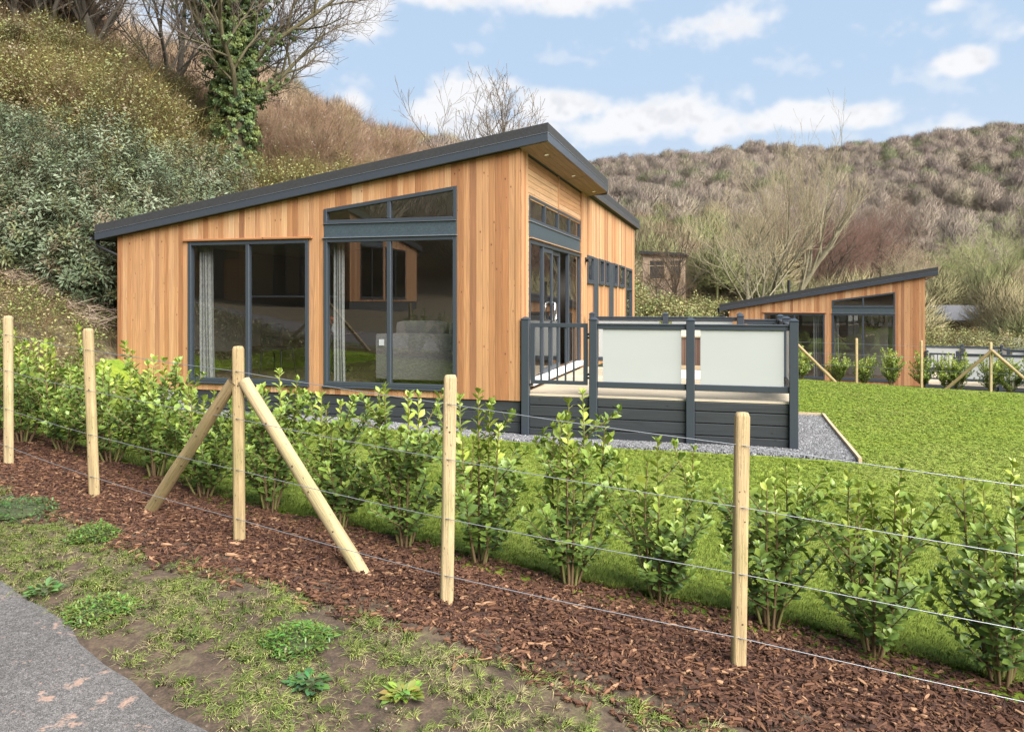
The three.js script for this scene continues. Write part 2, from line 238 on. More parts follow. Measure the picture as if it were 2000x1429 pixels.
// sheets lofted between two edge lines, lying a little above the terrain
const resample = (line, n) => {
  const L = [0]; for (let i = 1; i < line.length; i++) L.push(L[i - 1] + Math.hypot(line[i][0] - line[i - 1][0], line[i][1] - line[i - 1][1]));
  return Array.from({ length: n }, (_, k) => { const s = L[L.length - 1] * k / (n - 1); let i = 1; while (i < line.length - 1 && L[i] < s) i++; const f = clamp((s - L[i - 1]) / (L[i] - L[i - 1]), 0, 1); return [lerp(line[i - 1][0], line[i][0], f), lerp(line[i - 1][1], line[i][1], f)]; });
};
function sheet(name, a, b, n, m, lift, material, wave = 0) {
  const A = resample(a, n), B = resample(b, n), pos = [], uv = [], idx = [];
  const at = (u, v) => { const i = Math.min(n - 2, Math.floor(u * (n - 1))), f = u * (n - 1) - i, p = [lerp(A[i][0], A[i + 1][0], f), lerp(A[i][1], A[i + 1][1], f)], q = [lerp(B[i][0], B[i + 1][0], f), lerp(B[i][1], B[i + 1][1], f)]; let x = lerp(p[0], q[0], v), d = lerp(p[1], q[1], v); if (wave) { const e = (v < 0.5 ? 1 - 2 * v : 2 * v - 1), w = fbm2(x * 2.3, d * 2.3, 3) * wave * e; d += w; x += w * 0.4; } return [x, ground(x, d) + lift(u, v, x, d), d]; };
  for (let i = 0; i < n; i++) for (let j = 0; j < m; j++) { const [x, y, d] = at(i / (n - 1), j / (m - 1)); pos.push(x, y, -d); uv.push(x, d); }
  for (let i = 0; i < n - 1; i++) for (let j = 0; j < m - 1; j++) { const p = i * m + j; idx.push(p, p + m, p + 1, p + 1, p + m, p + m + 1); }
  const g = new THREE.BufferGeometry(); g.setAttribute('position', new THREE.Float32BufferAttribute(pos, 3)); g.setAttribute('uv', new THREE.Float32BufferAttribute(uv, 2)); g.setIndex(idx); g.computeVertexNormals();
  const o = put(name, g, material); o.userData.at = undefined; return { o, at };
}
const mulchFront = [[-7.4, 7.75], [-5, 6.5], [-3.79, 5.8], [-3.24, 5.36], [-2.34, 4.72], [-1.73, 4.42], [-1.02, 4.1], [-.61, 3.88], [0, 3.56], [.54, 3.28], [1.01, 3.08], [2.2, 2.5], [4, 1.7], [6.5, .7]];
const mulchBack = [[-7.2, 9.1], [-5.0, 7.9], [-3.9, 7.2], [-2.9, 6.4], [-1.86, 5.6], [-1.03, 5.28], [-.32, 4.94], [.31, 4.70], [.88, 4.52], [1.57, 4.3], [2.07, 3.98], [2.44, 3.76], [4.2, 2.9], [7, 1.6]];
const lawnFar = [[-6.9, 10.8], [-6.9, 13.3], [-4.6, 18], [-2, 22], [2, 24], [5, 24.4], [7.6, 22.8], [9.1, 21.6], [10.5, 20.3], [12, 19.3], [14.5, 17.6], [17, 15], [19, 11], [20, 6]];
const laneEdge = [[-12, 9.8], [-9, 8.0], [-6, 6.2], [-4.2, 5.15], [-2.72, 4.16], [-2.25, 3.82], [-1.79, 3.42], [-1.42, 3.1], [-1.18, 2.94], [-.6, 2.45], [.4, 1.85], [2, 1.1], [5, .1], [9, -1.3]];
const laneFar = laneEdge.map(([x, d]) => [x - 2.1, d - 3.2]);

const grassMap = texture(1024, 1024, (x, y) => { const a = loop2(x, y, 8, 8, 1), b = loop2(x, y, 70, 50, 4), c = loop2(x, y, 170, 120, 7), h = hash(x * 1024, y * 1024), v = 0.55 + 0.03 * a + 0.04 * b + 0.05 * c + 0.10 * (h - 0.5); return [v * 0.84 + 0.03 * a, v * 0.98, v * 0.36]; }, 1.7, 1.7);
const soilMap = texture(1024, 1024, (x, y) => { const a = loop2(x, y, 9, 9, 3), b = loop2(x, y, 46, 46, 6), c = loop2(x, y, 160, 160, 9), h = hash(x * 1024, y * 1024), v = 0.315 + 0.04 * a + 0.05 * b + 0.05 * c + (h > 0.997 ? 0.25 : 0) + 0.06 * (h - 0.5), g = smoothstep(a + b * 0.5, 0.3, 0.9) * 0.03; return [v * 1.06, v * 0.87 + g, v * 0.70]; }, 1.3, 1.3);
const barkMap = texture(512, 512, (x, y) => { const a = loop2(x, y, 20, 20, 2), b = loop2(x, y, 80, 60, 4), h = hash(x * 512, y * 512), v = 0.27 + 0.06 * a + 0.09 * b + 0.06 * (h - 0.5); return [v * 1.15, v * 0.75, v * 0.55]; }, 0.9, 0.9);
const gritMap = texture(1024, 1024, (x, y) => { const c = loop2(x, y, 300, 300, 2), b = loop2(x, y, 150, 150, 8), h = hash(x * 1024, y * 1024), a = loop2(x, y, 15, 15, 4), e = loop2(x, y, 44, 44, 9), w = loop2(x, y, 4, 4, 6), f = loop2(x, y, 110, 110, 3); const v = 0.355 + 0.03 * w + 0.05 * c + 0.04 * b + 0.30 * (h - 0.5) + (h > 0.97 ? 0.12 : 0); const dust = smoothstep(a * 0.45 + e * 0.6 + f * 0.3 + c * 0.25 + w * 0.2, 0.50, 1.05) * 0.6; return [lerp(v, 0.74, dust), lerp(v * 0.965, 0.58, dust), lerp(v * 0.945, 0.49, dust)]; }, 2.3, 2.3);
const gravelMap = texture(512, 512, (x, y) => { const b = loop2(x, y, 60, 60, 8), h = hash(x * 512, y * 512), v = 0.30 + 0.1 * b + 0.12 * (h - 0.5); return [v, v, v * 1.04]; }, 0.6, 0.6);

const mulchMid = resample(mulchFront, 40).map((p, i) => { const q = resample(mulchBack, 40)[i]; return [lerp(p[0], q[0], 0.55), lerp(p[1], q[1], 0.55)]; });
const lawn = sheet('lawn', mulchMid, lawnFar, 90, 70, () => 0.0, phys([.80, .80, .8], 0.95, { specularIntensity: 0.2, map: grassMap, bumpMap: grassMap, bumpScale: 0.02 }));
tag(lawn.o, 'mown green lawn around the timber lodge', 'lawn', null, 'structure');
const verge = sheet('verge_soil', laneEdge.map(([x, d]) => [x - 0.3, d - 0.4]), mulchMid, 120, 40, (u, v, x, d) => -0.006 + 0.02 * fbm2(x * 3, d * 3, 4) + 0.008 * fbm2(x * 14, d * 14, 3), std([.80, .80, .80], 1, { map: soilMap, bumpMap: soilMap, bumpScale: 0.02 }));
tag(verge.o, 'bare brown soil verge with sparse grass beside the lane', 'verge', null, 'structure');
const mulch = sheet('bark_mulch_bed', mulchFront, mulchBack, 150, 22, (u, v, x, d) => -0.06 + 0.075 * Math.pow(Math.sin(Math.PI * v), 0.5) + 0.018 * fbm2(x * 5, d * 5, 3), std([.8, .8, .8], 1, { map: barkMap, bumpMap: barkMap, bumpScale: 0.02 }), 0.16);
tag(mulch.o, 'planting bed of dark brown bark mulch under the wire fence', 'mulch bed', null, 'structure');
const lane = sheet('lane', laneFar, laneEdge.map(([x, d]) => [x + 0.07, d + 0.09]), 90, 30, (u, v) => 0.014 - 0.07 * smoothstep(v, 0.965, 1.0), std([.86, .86, .87], 0.92, { map: gritMap, bumpMap: gritMap, bumpScale: 0.006 }), 0.055);
tag(lane.o, 'grey tarmac lane with salmon dusty patches', 'lane', null, 'structure');
const gl = (lx0, lx1, lz) => [fromLodge(lx0, lz), fromLodge(lx1, lz)];
const gravelFront = sheet('gravel_strip', gl(-6.3, 4.54, 0.58), gl(-6.3, 4.54, -0.12), 120, 12, (u, v) => 0.02 - 0.06 * (1 - smoothstep(v, 0.0, 0.15)), std([.8, .8, .8], 1, { map: gravelMap, bumpMap: gravelMap, bumpScale: 0.015 }), 0.07);
tag(gravelFront.o, 'grey gravel strip along the front of the lodge and deck', 'gravel', null, 'structure');
const gravelSide = sheet('gravel_strip', gl(3.86, 4.54, -0.121), gl(3.86, 4.54, -3.64), 8, 40, () => 0.02, gravelFront.o.material);
tag(gravelSide.o, 'grey gravel strip beside the right end of the deck', 'gravel', null, 'structure');
console.log('ground');

// ---------------------------------------------------------------- the lodge
const roofY = (x) => 4.40 + 0.158 * x;                             // underside of the roof
function cladding(parent, edges, y0, yTop, openings, seed, pitch = 0.098, name = 'board') {
  const r = rand(seed);
  for (let e = 0; e < edges.length - 1; e++) {
    const n = Math.max(1, Math.round((edges[e + 1] - edges[e]) / pitch)), w = (edges[e + 1] - edges[e]) / n;
    for (let k = 0; k < n; k++) {
      const xa = edges[e] + k * w + 0.0012, xb = xa + w - 0.0024, mid = (xa + xb) / 2, op = openings.filter((o) => mid > o[0] && mid < o[1]).sort((a, b) => a[2] - b[2]);
      let low = () => y0; const cuts = [];
      for (const o of op) { const y = o[2]; cuts.push([low, () => y]); low = typeof o[3] === 'function' ? o[3] : () => o[3]; }
      cuts.push([low, yTop]);
      for (const [lo, hi] of cuts) {
        if (hi(mid) - lo(mid) < 0.012) continue;
        put(name, prism([[xa, lo(xa)], [xb, lo(xb)], [xb, hi(xb)], [xa, hi(xa)]], 0.001, 0.019 + r() * 0.003, 0.0035, r() * 7, r() * 9), cedar[Math.floor(r() * r() * 1.25 * cedar.length) % cedar.length], parent);
      }
    }
  }
}
const holed = (outline, holes, depth) => {
  const s = new THREE.Shape(outline.map((p) => new THREE.Vector2(...p)));
  for (const h of holes) s.holes.push(new THREE.Path(h.map((p) => new THREE.Vector2(...p))));
  return new THREE.ExtrudeGeometry(s, { depth, bevelEnabled: false }).translate(0, 0, -depth);
};
function windowUnit(parent, x0, x1, y0, y1, mullions, label) {     // frame > mullion, pane; the pane set back in the frame
  const f = put('window', merge(ring(x0, x1, y0, y1, 0.062, -0.075, 0.034)), M.slate, parent);
  const ms = [x0 + 0.062, ...mullions, x1 - 0.062];
  mullions.forEach((m) => put('mullion', box(m - 0.033, m + 0.033, y0 + 0.062, y1 - 0.062, -0.065, 0.028, 0.006), M.slate, f));
  for (let i = 0; i < ms.length - 1; i++) put('pane', new THREE.PlaneGeometry(ms[i + 1] - ms[i] - (mullions.length ? 0.02 : 0), y1 - y0 - 0.12).translate((ms[i] + ms[i + 1]) / 2, (y0 + y1) / 2, -0.012), M.glass, f);
  if (label) f.userData.label = label;
  return f;
}
function buildLodge(label, pos, turn) {
  const L = thing('lodge', label, 'lodge', pos, turn, 'timber lodges of one design');
  const W = 7.207, base = 0.664, D = 13.55;
  const w1 = [-5.796, -3.513, 0.803, 3.137], w2top = (x) => 3.888 + (x + 0.997) * 0.1266, w2 = [-3.248, -0.997, 0.803, w2top];
  // front wall
  const fw = put('front_wall', holed([[-W, base], [-0.001, base], [-0.001, roofY(0)], [-W, roofY(-W)]], [[[w1[0], w1[2]], [w1[1], w1[2]], [w1[1], w1[3]], [w1[0], w1[3]]], [[w2[0], w2[2]], [w2[1], w2[2]], [w2[1], w2top(w2[1])], [w2[0], w2top(w2[0])]]], 0.14), M.core, L);
  cladding(fw, [-W + 0.075, w1[0], w1[1], w2[0], w2[1], -0.082], base, (x) => roofY(x) - 0.004, [w1, w2], 21);
  put('corner_trim', prism([[-W - 0.022, base], [-W + 0.073, base], [-W + 0.073, roofY(-W + 0.073) - 0.004], [-W - 0.022, roofY(-W - 0.022) - 0.004]], 0.001, 0.03, 0.004, 3, 1), cedar[3], fw);
  put('corner_trim', prism([[-0.08, base], [-0.002, base], [-0.002, roofY(0) - 0.004], [-0.08, roofY(-0.08) - 0.004]], 0.001, 0.027, 0.004, 5, 2), cedar[5], fw);
  put('head_trim', box(-5.87, -3.44, 3.142, 3.178, 0.004, 0.066, 0.006, 0, 0, 'x'), cedar[11], fw);
  windowUnit(fw, w1[0] + 0.002, w1[1] - 0.002, w1[2] + 0.002, w1[3] - 0.002, [-4.648]);
  put('sill', box(w1[0] - 0.01, w1[1] + 0.01, 0.772, 0.802, 0.001, 0.07, 0.006), M.slate, fw);
  const big = windowUnit(fw, w2[0] + 0.002, w2[1] - 0.002, w2[2] + 0.002, 3.137, [-2.12]);
  put('sill', box(w2[0] - 0.01, w2[1] + 0.01, 0.772, 0.802, 0.001, 0.07, 0.006), M.slate, fw);
  put('spandrel_panel', box(w2[0] + 0.002, w2[1] - 0.002, 3.150, 3.365, -0.06, 0.022, 0.003), M.slatePanel, fw);
  put('drip_strip', box(w2[0] - 0.012, w2[1] + 0.012, 3.1385, 3.149, -0.04, 0.062, 0.002), M.trimAlu, fw);
  const a = w2[0] + 0.002, b = w2[1] - 0.002, m0 = -2.12, fr = 0.055, tf = (x) => w2top(x) - 0.002;
  const tr = put('transom_window', merge([prism([[a, 3.372], [a + fr, 3.372], [a + fr, tf(a + fr)], [a, tf(a)]], -0.075, 0.034, 0.004), prism([[b - fr, 3.372], [b, 3.372], [b, tf(b)], [b - fr, tf(b - fr)]], -0.075, 0.034, 0.004), prism([[a + fr, 3.372], [b - fr, 3.372], [b - fr, 3.372 + fr], [a + fr, 3.372 + fr]], -0.075, 0.034, 0.004), prism([[a + fr, tf(a + fr) - fr], [b - fr, tf(b - fr) - fr], [b - fr, tf(b - fr)], [a + fr, tf(a + fr)]], -0.075, 0.034, 0.004)]), M.slate, fw);
  put('mullion', prism([[m0 - 0.03, 3.43], [m0 + 0.03, 3.43], [m0 + 0.03, tf(m0 + 0.03) - fr], [m0 - 0.03, tf(m0 - 0.03) - fr]], -0.065, 0.028, 0.005), M.slate, tr);
  for (const [p, q] of [[a + fr, m0 - 0.02], [m0 + 0.02, b - fr]]) { const s = new THREE.Shape([[p, 3.42], [q, 3.42], [q, tf(q) - fr + 0.004], [p, tf(p) - fr + 0.004]].map((v) => new THREE.Vector2(...v))); put('pane', new THREE.ShapeGeometry(s).translate(0, 0, -0.012), M.glass, tr); }
  put('frame_lip', box(w2[0] + 0.004, w2[1] - 0.004, 3.3665, 3.3715, -0.02, 0.05, 0.001), M.trimAlu, fw);
  // skirting boards under the cladding
  const joints = [0.66, 0.500, 0.345, 0.188, 0.03, -0.13, -0.30];
  const sk = put('front_skirting', box(-W + 0.01, -0.03, -0.32, 0.662, -0.12, -0.03, 0), M.core, L);
  for (let i = 0; i < joints.length - 1; i++) put('skirting_board', box(-W + 0.005, -0.02, joints[i + 1] + 0.005, joints[i] - 0.003, -0.029, -0.006, 0.007, i * 0.3, i, 'x'), M.slateBoard, sk);
  // side wall towards the deck; its x runs back along the lodge
  const sw = new THREE.Mesh(holed([[0.14, base], [D, base], [D, 4.40], [0.14, 4.40]], [[[0.58, 0.91], [4.79, 0.91], [4.79, 3.80], [0.58, 3.80]], ...[[5.32, 6.08], [6.80, 7.48], [7.70, 8.33], [9.12, 9.76], [10.05, 11.17]].map(([p, q]) => [[p, 2.54], [q, 2.54], [q, 3.125], [p, 3.125]]), [[11.5, 0.80], [12.9, 0.80], [12.9, 3.11], [11.5, 3.11]]], 0.14), M.core);
  sw.geometry.translate(0, 0, -0.056); sw.name = 'side_wall'; sw.rotation.y = Math.PI / 2; sw.castShadow = sw.receiveShadow = true; L.add(sw);
  cladding(sw, [0.0, 0.36], base, () => 4.396, [], 33, 0.115);
  const ops = [[5.32, 6.08, 2.54, 3.125], [6.80, 7.48, 2.54, 3.125], [7.70, 8.33, 2.54, 3.125], [9.12, 9.76, 2.54, 3.125], [10.05, 11.17, 2.54, 3.125], [6.1, 6.74, base, 3.12], [8.36, 9.09, base, 3.12], [11.5, 12.9, base, 3.11]];
  cladding(sw, [4.862, 5.32, 6.09, 6.75, 6.80, 7.48, 7.70, 8.345, 9.10, 9.76, 10.05, 11.17, 11.5, 12.9, D], base, () => 4.396, ops, 35, 0.125);
  { const r = rand(44), h = 0.093;                                 // horizontal boards round the patio doors, set back from the vertical ones
    for (let y = base; y < 4.395; y += h) {
      const y1 = Math.min(y + h, 4.395); if (y1 - y < 0.02) continue;
      for (const [p, q] of y1 <= 3.80 ? [[0.362, 0.578], [4.792, 4.86]] : [[0.362, 2.655], [2.71, 4.86]]) put('lapped_board', box(p, q, y + 0.001, y1 - 0.002, -0.05, -0.028 + r() * 0.004, 0.004, r() * 5, r() * 5, 'x'), cedar[[0, 2, 4, 7, 10, 5][Math.floor(r() * 6)]], sw);
    } }
  put('cover_trim', box(2.657, 2.708, 3.80, 4.394, -0.05, -0.008, 0.004, 1, 1), cedar[7], sw);
  put('cover_trim', box(4.83, 4.861, base, 4.394, -0.02, 0.024, 0.004, 2, 1), cedar[2], sw);
  // patio doors
  const pd = put('patio_doors', merge([box(0.583, 0.645, 0.915, 3.12, -0.09, -0.012), box(4.725, 4.787, 0.915, 3.12, -0.09, -0.012), box(0.645, 4.725, 3.05, 3.12, -0.09, -0.012), box(1.50, 1.57, 0.96, 3.05, -0.085, -0.02), box(3.58, 3.65, 0.96, 3.05, -0.085, -0.02)]), M.slate, sw);
  put('threshold', box(0.56, 4.80, 0.83, 0.914, -0.09, 0.075, 0.01), M.white, sw);
  for (const [p, q, z] of [[0.645, 1.50, -0.05], [3.65, 4.725, -0.05]]) put('pane', new THREE.PlaneGeometry(q - p, 2.1).translate((p + q) / 2, 2.0, z), M.glass, pd);
  for (const [p, q, z] of [[1.57, 2.33, -0.06], [2.34, 3.10, -0.10]]) {
    const leaf = put('sliding_door', merge(ring(p, q, 0.93, 3.045, 0.075, z - 0.02, z + 0.02)), M.slate, pd);
    put('pane', new THREE.PlaneGeometry(q - p - 0.14, 1.98).translate((p + q) / 2, 1.99, z), M.glass, leaf);
    const hx = q < 2.335 ? q - 0.045 : p + 0.04, out = z + 0.02, bend = q < 2.335 ? -0.10 : 0.10;
    put('handle', new MB().tube([V(hx, 1.80, out), V(hx, 1.80, out + 0.05), V(hx + bend, 1.83, out + 0.06), V(hx + bend, 2.09, out + 0.06), V(hx, 2.12, out + 0.05), V(hx, 2.12, out)], Array(6).fill(0.013), 8, true).geo(), M.chrome, leaf);
  }
  put('spandrel_panel', box(0.583, 4.787, 3.135, 3.385, -0.08, -0.022), M.slatePanel, sw);
  put('drip_strip', box(0.57, 4.80, 3.122, 3.133, -0.05, 0.03, 0.002), cedar[4], sw);
  put('drip_strip', box(0.575, 4.795, 3.387, 3.40, -0.05, 0.0, 0.002), M.trimAlu, sw);
  const st = put('transom_window', merge(ring(0.583, 4.787, 3.403, 3.797, 0.045, -0.085, -0.015)), M.slate, sw);
  const sm = [0.628, 1.66, 2.69, 3.71, 4.742];
  for (let i = 0; i < 4; i++) { if (i) put('mullion', box(sm[i] - 0.03, sm[i] + 0.03, 3.448, 3.752, -0.08, -0.02), M.slate, st); put('pane', new THREE.PlaneGeometry(sm[i + 1] - sm[i] - 0.02, 0.31).translate((sm[i] + sm[i + 1]) / 2, 3.6, -0.05), M.glass, st); }
  for (const [p, q] of [[5.32, 6.08], [6.80, 7.48], [7.70, 8.33], [9.12, 9.76], [10.05, 11.17]]) {
    const f = put('window', merge(ring(p + 0.002, q - 0.002, 2.542, 3.123, 0.055, -0.06, 0.05)), M.slate, sw);
    put('pane', new THREE.PlaneGeometry(q - p - 0.1, 0.48).translate((p + q) / 2, 2.83, 0.01), M.glass, f);
    put('sill', box(p - 0.02, q + 0.02, 2.515, 2.54, 0.002, 0.075, 0.005), M.slate, f);
  }
  for (const [p, q] of [[6.1, 6.74], [8.36, 9.09]]) put('tall_panel', box(p + 0.003, q - 0.003, base - 0.02, 3.118, 0.001, 0.03, 0.006), M.slate, sw);
  const tw = put('window', merge(ring(11.502, 12.898, 0.802, 3.108, 0.07, -0.07, 0.04)), M.slate, sw);
  put('mullion', box(11.57, 12.83, 2.46, 2.52, -0.06, 0.03), M.slate, tw);
  put('pane', new THREE.PlaneGeometry(1.28, 1.6).translate(12.2, 1.66, -0.01), M.glass, tw); put('pane', new THREE.PlaneGeometry(1.28, 0.55).translate(12.2, 2.78, -0.01), M.glass, tw);
  const wl = put('wall_lamp', merge([box(5.06, 5.14, 2.96, 3.06, 0.02, 0.05, 0.004), new THREE.CylinderGeometry(0.035, 0.035, 0.17, 14).rotateZ(Math.PI / 2).rotateY(0.5).toNonIndexed().translate(5.08, 3.0, 0.10)].map((g) => { g.deleteAttribute('normal'); g.computeVertexNormals(); return g; })), M.black, sw);
  put('lens', new THREE.CircleGeometry(0.03, 14).rotateY(Math.PI / 2 + 0.5).translate(5.158, 3.0, 0.058), M.white, wl);
  for (let i = 0; i < joints.length - 1; i++) put('skirting_board', box(0.0, D, joints[i + 1] + 0.005, joints[i] - 0.003, -0.03, -0.006, 0.006, i, 0, 'x'), M.slateBoard, sw);
  // back and far side walls
  put('back_wall', prism([[-W, base], [0, base], [0, roofY(0)], [-W, roofY(-W)]], -D, -D + 0.12, 0, 0, 0), cedar[5], L);
  const lw = put('end_wall', new THREE.BoxGeometry(0.12, roofY(-W) - base + 1, D - 0.3), cedar[1], L); lw.position.set(-W + 0.06, (roofY(-W) + base - 1) / 2, -D / 2);
  // roof
  const rp = (x0, x1, o0, o1) => [[x0, roofY(x0) + o0], [x1, roofY(x1) + o0], [x1, roofY(x1) + o1], [x0, roofY(x0) + o1]];
  const roof = put('roof', merge([prism(rp(-7.56, 0.125, 0.0, 0.245), -13.87, 0.12, 0), prism(rp(0.126, 0.425, 0.02, 0.244), -5.46, 0.119, 0)]), M.felt, L);
  put('fascia', merge([prism(rp(-7.60, -0.60, -0.005, 0.115), 0.121, 0.15, 0.004), prism(rp(-0.598, 0.45, -0.005, 0.115), 0.121, 0.15, 0.004)]), M.fascia, roof);
  put('roof_edge_trim', prism(rp(-7.60, 0.45, 0.121, 0.262), 0.1215, 0.145, 0.004), M.felt, roof);
  put('fascia_lip', prism(rp(-7.60, 0.452, 0.1155, 0.1205), 0.121, 0.158, 0.001), M.trimAlu, roof);
  const cy = roofY(0.45);
  const side = (name, x0, x1, y0, y1, z0, z1, m) => put(name, box(x0, x1, y0, y1, z0, z1, 0.004), m, roof);
  side('fascia', 0.426, 0.45, cy - 0.012, cy + 0.115, -5.48, 0.1205, M.fascia); side('roof_edge_trim', 0.426, 0.446, cy + 0.121, cy + 0.262, -5.48, 0.1205, M.felt); side('fascia_lip', 0.426, 0.457, cy + 0.1155, cy + 0.1205, -5.48, 0.1205, M.trimAlu);
  put('fascia', box(0.126, 0.4255, cy - 0.06, cy + 0.25, -5.485, -5.462, 0.003), M.fascia, roof);
  side('fascia', 0.1265, 0.15, roofY(0.15) - 0.01, roofY(0.15) + 0.115, -13.89, -5.487, M.fascia); side('roof_edge_trim', 0.1265, 0.146, roofY(0.15) + 0.12, roofY(0.15) + 0.262, -13.89, -5.487, M.felt);
  { const r = rand(8);
    for (let k = 0; k < 4; k++) for (const [z0, z1] of [[-3.09, 0.119], [-5.455, -3.105]]) { const x0 = 0.022 + k * 0.1015; put('soffit_board', prism([[x0, roofY(x0) - 0.012], [x0 + 0.0985, roofY(x0 + 0.0985) - 0.012], [x0 + 0.0985, roofY(x0 + 0.0985) - 0.0004 + 0.0], [x0, roofY(x0) - 0.0004]], z0, z1, 0.002, r() * 4, r() * 4), M.soffit, roof); }
    put('soffit_joint', prism([[0.03, roofY(0.03) - 0.014], [0.42, roofY(0.42) - 0.014], [0.42, roofY(0.42) - 0.002], [0.03, roofY(0.03) - 0.002]], -3.104, -3.091, 0), M.black, roof); }
  for (const z of [-0.68, -2.81, -4.95]) {
    const dl = put('downlight', new THREE.TorusGeometry(0.038, 0.008, 8, 20).rotateX(Math.PI / 2), M.chrome, roof); dl.position.set(0.23, roofY(0.23) - 0.016, z); dl.rotation.z = Math.atan(0.158);
    put('lens', new THREE.CylinderGeometry(0.034, 0.034, 0.006, 16), M.white, dl);
  }
  put('gutter', new MB().tube([V(-7.66, roofY(-7.6) + 0.05, 0.14), V(-7.66, roofY(-7.6) + 0.05, -13.8)], [0.055, 0.055], 10, true).geo(), M.black, roof);
  const dp = put('downpipe', new MB().tube([V(-7.66, roofY(-7.6) + 0.02, 0.02), V(-7.64, roofY(-7.6) - 0.10, 0.02), V(-7.30, roofY(-7.6) - 0.26, -0.06), V(-7.27, roofY(-7.6) - 0.4, -0.06), V(-7.27, 0.3, -0.06)], Array(5).fill(0.034), 10).geo(), M.black, L);
  // rooms
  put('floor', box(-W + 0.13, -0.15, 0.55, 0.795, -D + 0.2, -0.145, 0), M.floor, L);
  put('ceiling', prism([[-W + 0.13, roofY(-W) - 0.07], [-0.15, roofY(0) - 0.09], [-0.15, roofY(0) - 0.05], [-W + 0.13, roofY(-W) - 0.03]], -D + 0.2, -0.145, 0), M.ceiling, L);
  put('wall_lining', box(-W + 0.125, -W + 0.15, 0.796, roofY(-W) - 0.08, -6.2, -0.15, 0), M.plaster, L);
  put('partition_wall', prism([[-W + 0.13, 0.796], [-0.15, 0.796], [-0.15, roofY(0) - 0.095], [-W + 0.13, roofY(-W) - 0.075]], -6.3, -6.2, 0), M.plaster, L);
  return L;
}
const lodge = buildLodge('cedar clad lodge with sloping dark roof and two tall front windows', [LODGE.x, 0, -LODGE.d], LODGE.turn);

// ---------------------------------------------------------------- deck with frosted balustrade
function buildDeck(label, pos, turn) {
  const K = thing('raised_deck', label, 'deck', pos, turn, 'raised decks beside the lodges'), r = rand(71), fl = 0.775;
  for (let k = 0; k < 35; k++) { const z = -0.005 - k * 0.1415, x1 = z - 0.14 < -3.2 ? 3.19 : 3.86; put('deck_board', box(0.03, x1, fl - 0.028, fl + r() * 0.002, z - 0.138, z, 0.004, r() * 4, r() * 6, 'x'), M.deck[Math.floor(r() * 4)], K); }
  put('joists', merge([box(0.05, 3.8, 0.5, fl - 0.03, -3.2, -0.05, 0), box(0.05, 3.15, 0.5, fl - 0.03, -4.9, -3.21, 0)]), M.core, K);
  const posts = [[0.08, 0.01], [1.092, 0.01], [2.457, 0.01], [3.815, 0.01], [3.815, -1.58], [3.815, -3.18], [3.15, -3.18], [3.15, -4.95], [1.70, -4.95], [0.20, -4.95]];
  for (const [x, z] of posts) {
    const p = put('post', box(x - 0.057, x + 0.057, -0.35, 1.868, z - 0.057, z + 0.057, 0.006), M.slate, K);
    const cap = new THREE.CylinderGeometry(0.03, 0.089, 0.03, 4).rotateY(Math.PI / 4).translate(x, 1.897, z); put('post_cap', merge([box(x - 0.063, x + 0.063, 1.869, 1.883, z - 0.063, z + 0.063, 0.003), cap.toNonIndexed()]), M.slate, p);
  }
  const panel = (p, q, withGlass = true) => {                      // a bay between two posts
    const dx = q[0] - p[0], dz = q[1] - p[1], len = Math.hypot(dx, dz), bay = put('balustrade_rail', merge([box(0.06, len - 0.06, 1.742, 1.80, -0.025, 0.025, 0.005), box(0.058, len - 0.058, 1.802, 1.825, -0.04, 0.04, 0.007)]), M.slate, K);
    bay.position.set(p[0], 0, p[1]); bay.rotation.y = Math.atan2(-dz, dx);
    put('bottom_rail', box(0.06, len - 0.06, 0.90, 0.985, -0.025, 0.025, 0.005), M.slate, bay);
    if (withGlass) put('frosted_pane', box(0.135, len - 0.125, 0.986, 1.741, -0.005, 0.005, 0.001), M.frosted, bay);
  };
  const [P0, P1, P2, P3, P4, P5, P6, P7, P8, P9] = posts;
  panel(P1, P2); panel(P2, P3); panel(P3, P4); panel(P4, P5); panel(P6, P5); panel(P7, P8); panel(P9, P8); panel(P6, P7);
  const g = put('gate', merge([box(0.158, 0.218, 0.93, 1.822, -0.02, 0.03), box(0.945, 1.004, 0.93, 1.822, -0.02, 0.03), box(0.218, 0.945, 1.762, 1.822, -0.02, 0.03), box(0.218, 0.945, 0.93, 0.985, -0.02, 0.03)]), M.slate, K);
  for (let k = 0; k < 5; k++) put('baluster', box(0.300 + k * 0.122, 0.326 + k * 0.122, 0.985, 1.762, -0.008, 0.018, 0.003), M.slate, g);
  for (const y of [1.06, 1.64]) put('hinge', merge([box(1.003, 1.036, y - 0.04, y - 0.01, 0.0, 0.034), box(1.003, 1.036, y + 0.01, y + 0.04, 0.0, 0.034)]), M.black, g);
  put('latch', box(0.138, 0.19, 0.90, 0.928, -0.01, 0.034), M.black, g);
  const joints = [0.745, 0.612, 0.448, 0.278, 0.108, -0.06, -0.23];
  for (let b = 0; b < 3; b++) for (let i = 0; i < joints.length - 1; i++) put('skirting_board', box(posts[b][0] + 0.058, posts[b + 1][0] - 0.058, joints[i + 1] + 0.006, joints[i] - 0.004, -0.02, 0.012, 0.008, b, i, 'x'), M.slateBoard, K);
  for (let i = 0; i < joints.length - 1; i++) { const o = put('skirting_board', box(0.06, 3.13, joints[i + 1] + 0.006, joints[i] - 0.004, -0.012, 0.012, 0.008, 1, i, 'x'), M.slateBoard, K); o.position.set(3.84, 0, 0.01); o.rotation.y = Math.PI / 2; }
  return K;
}
const deck = buildDeck('raised deck with slate grey posts, picket gate and frosted glass panels', [LODGE.x, 0, -LODGE.d], LODGE.turn);
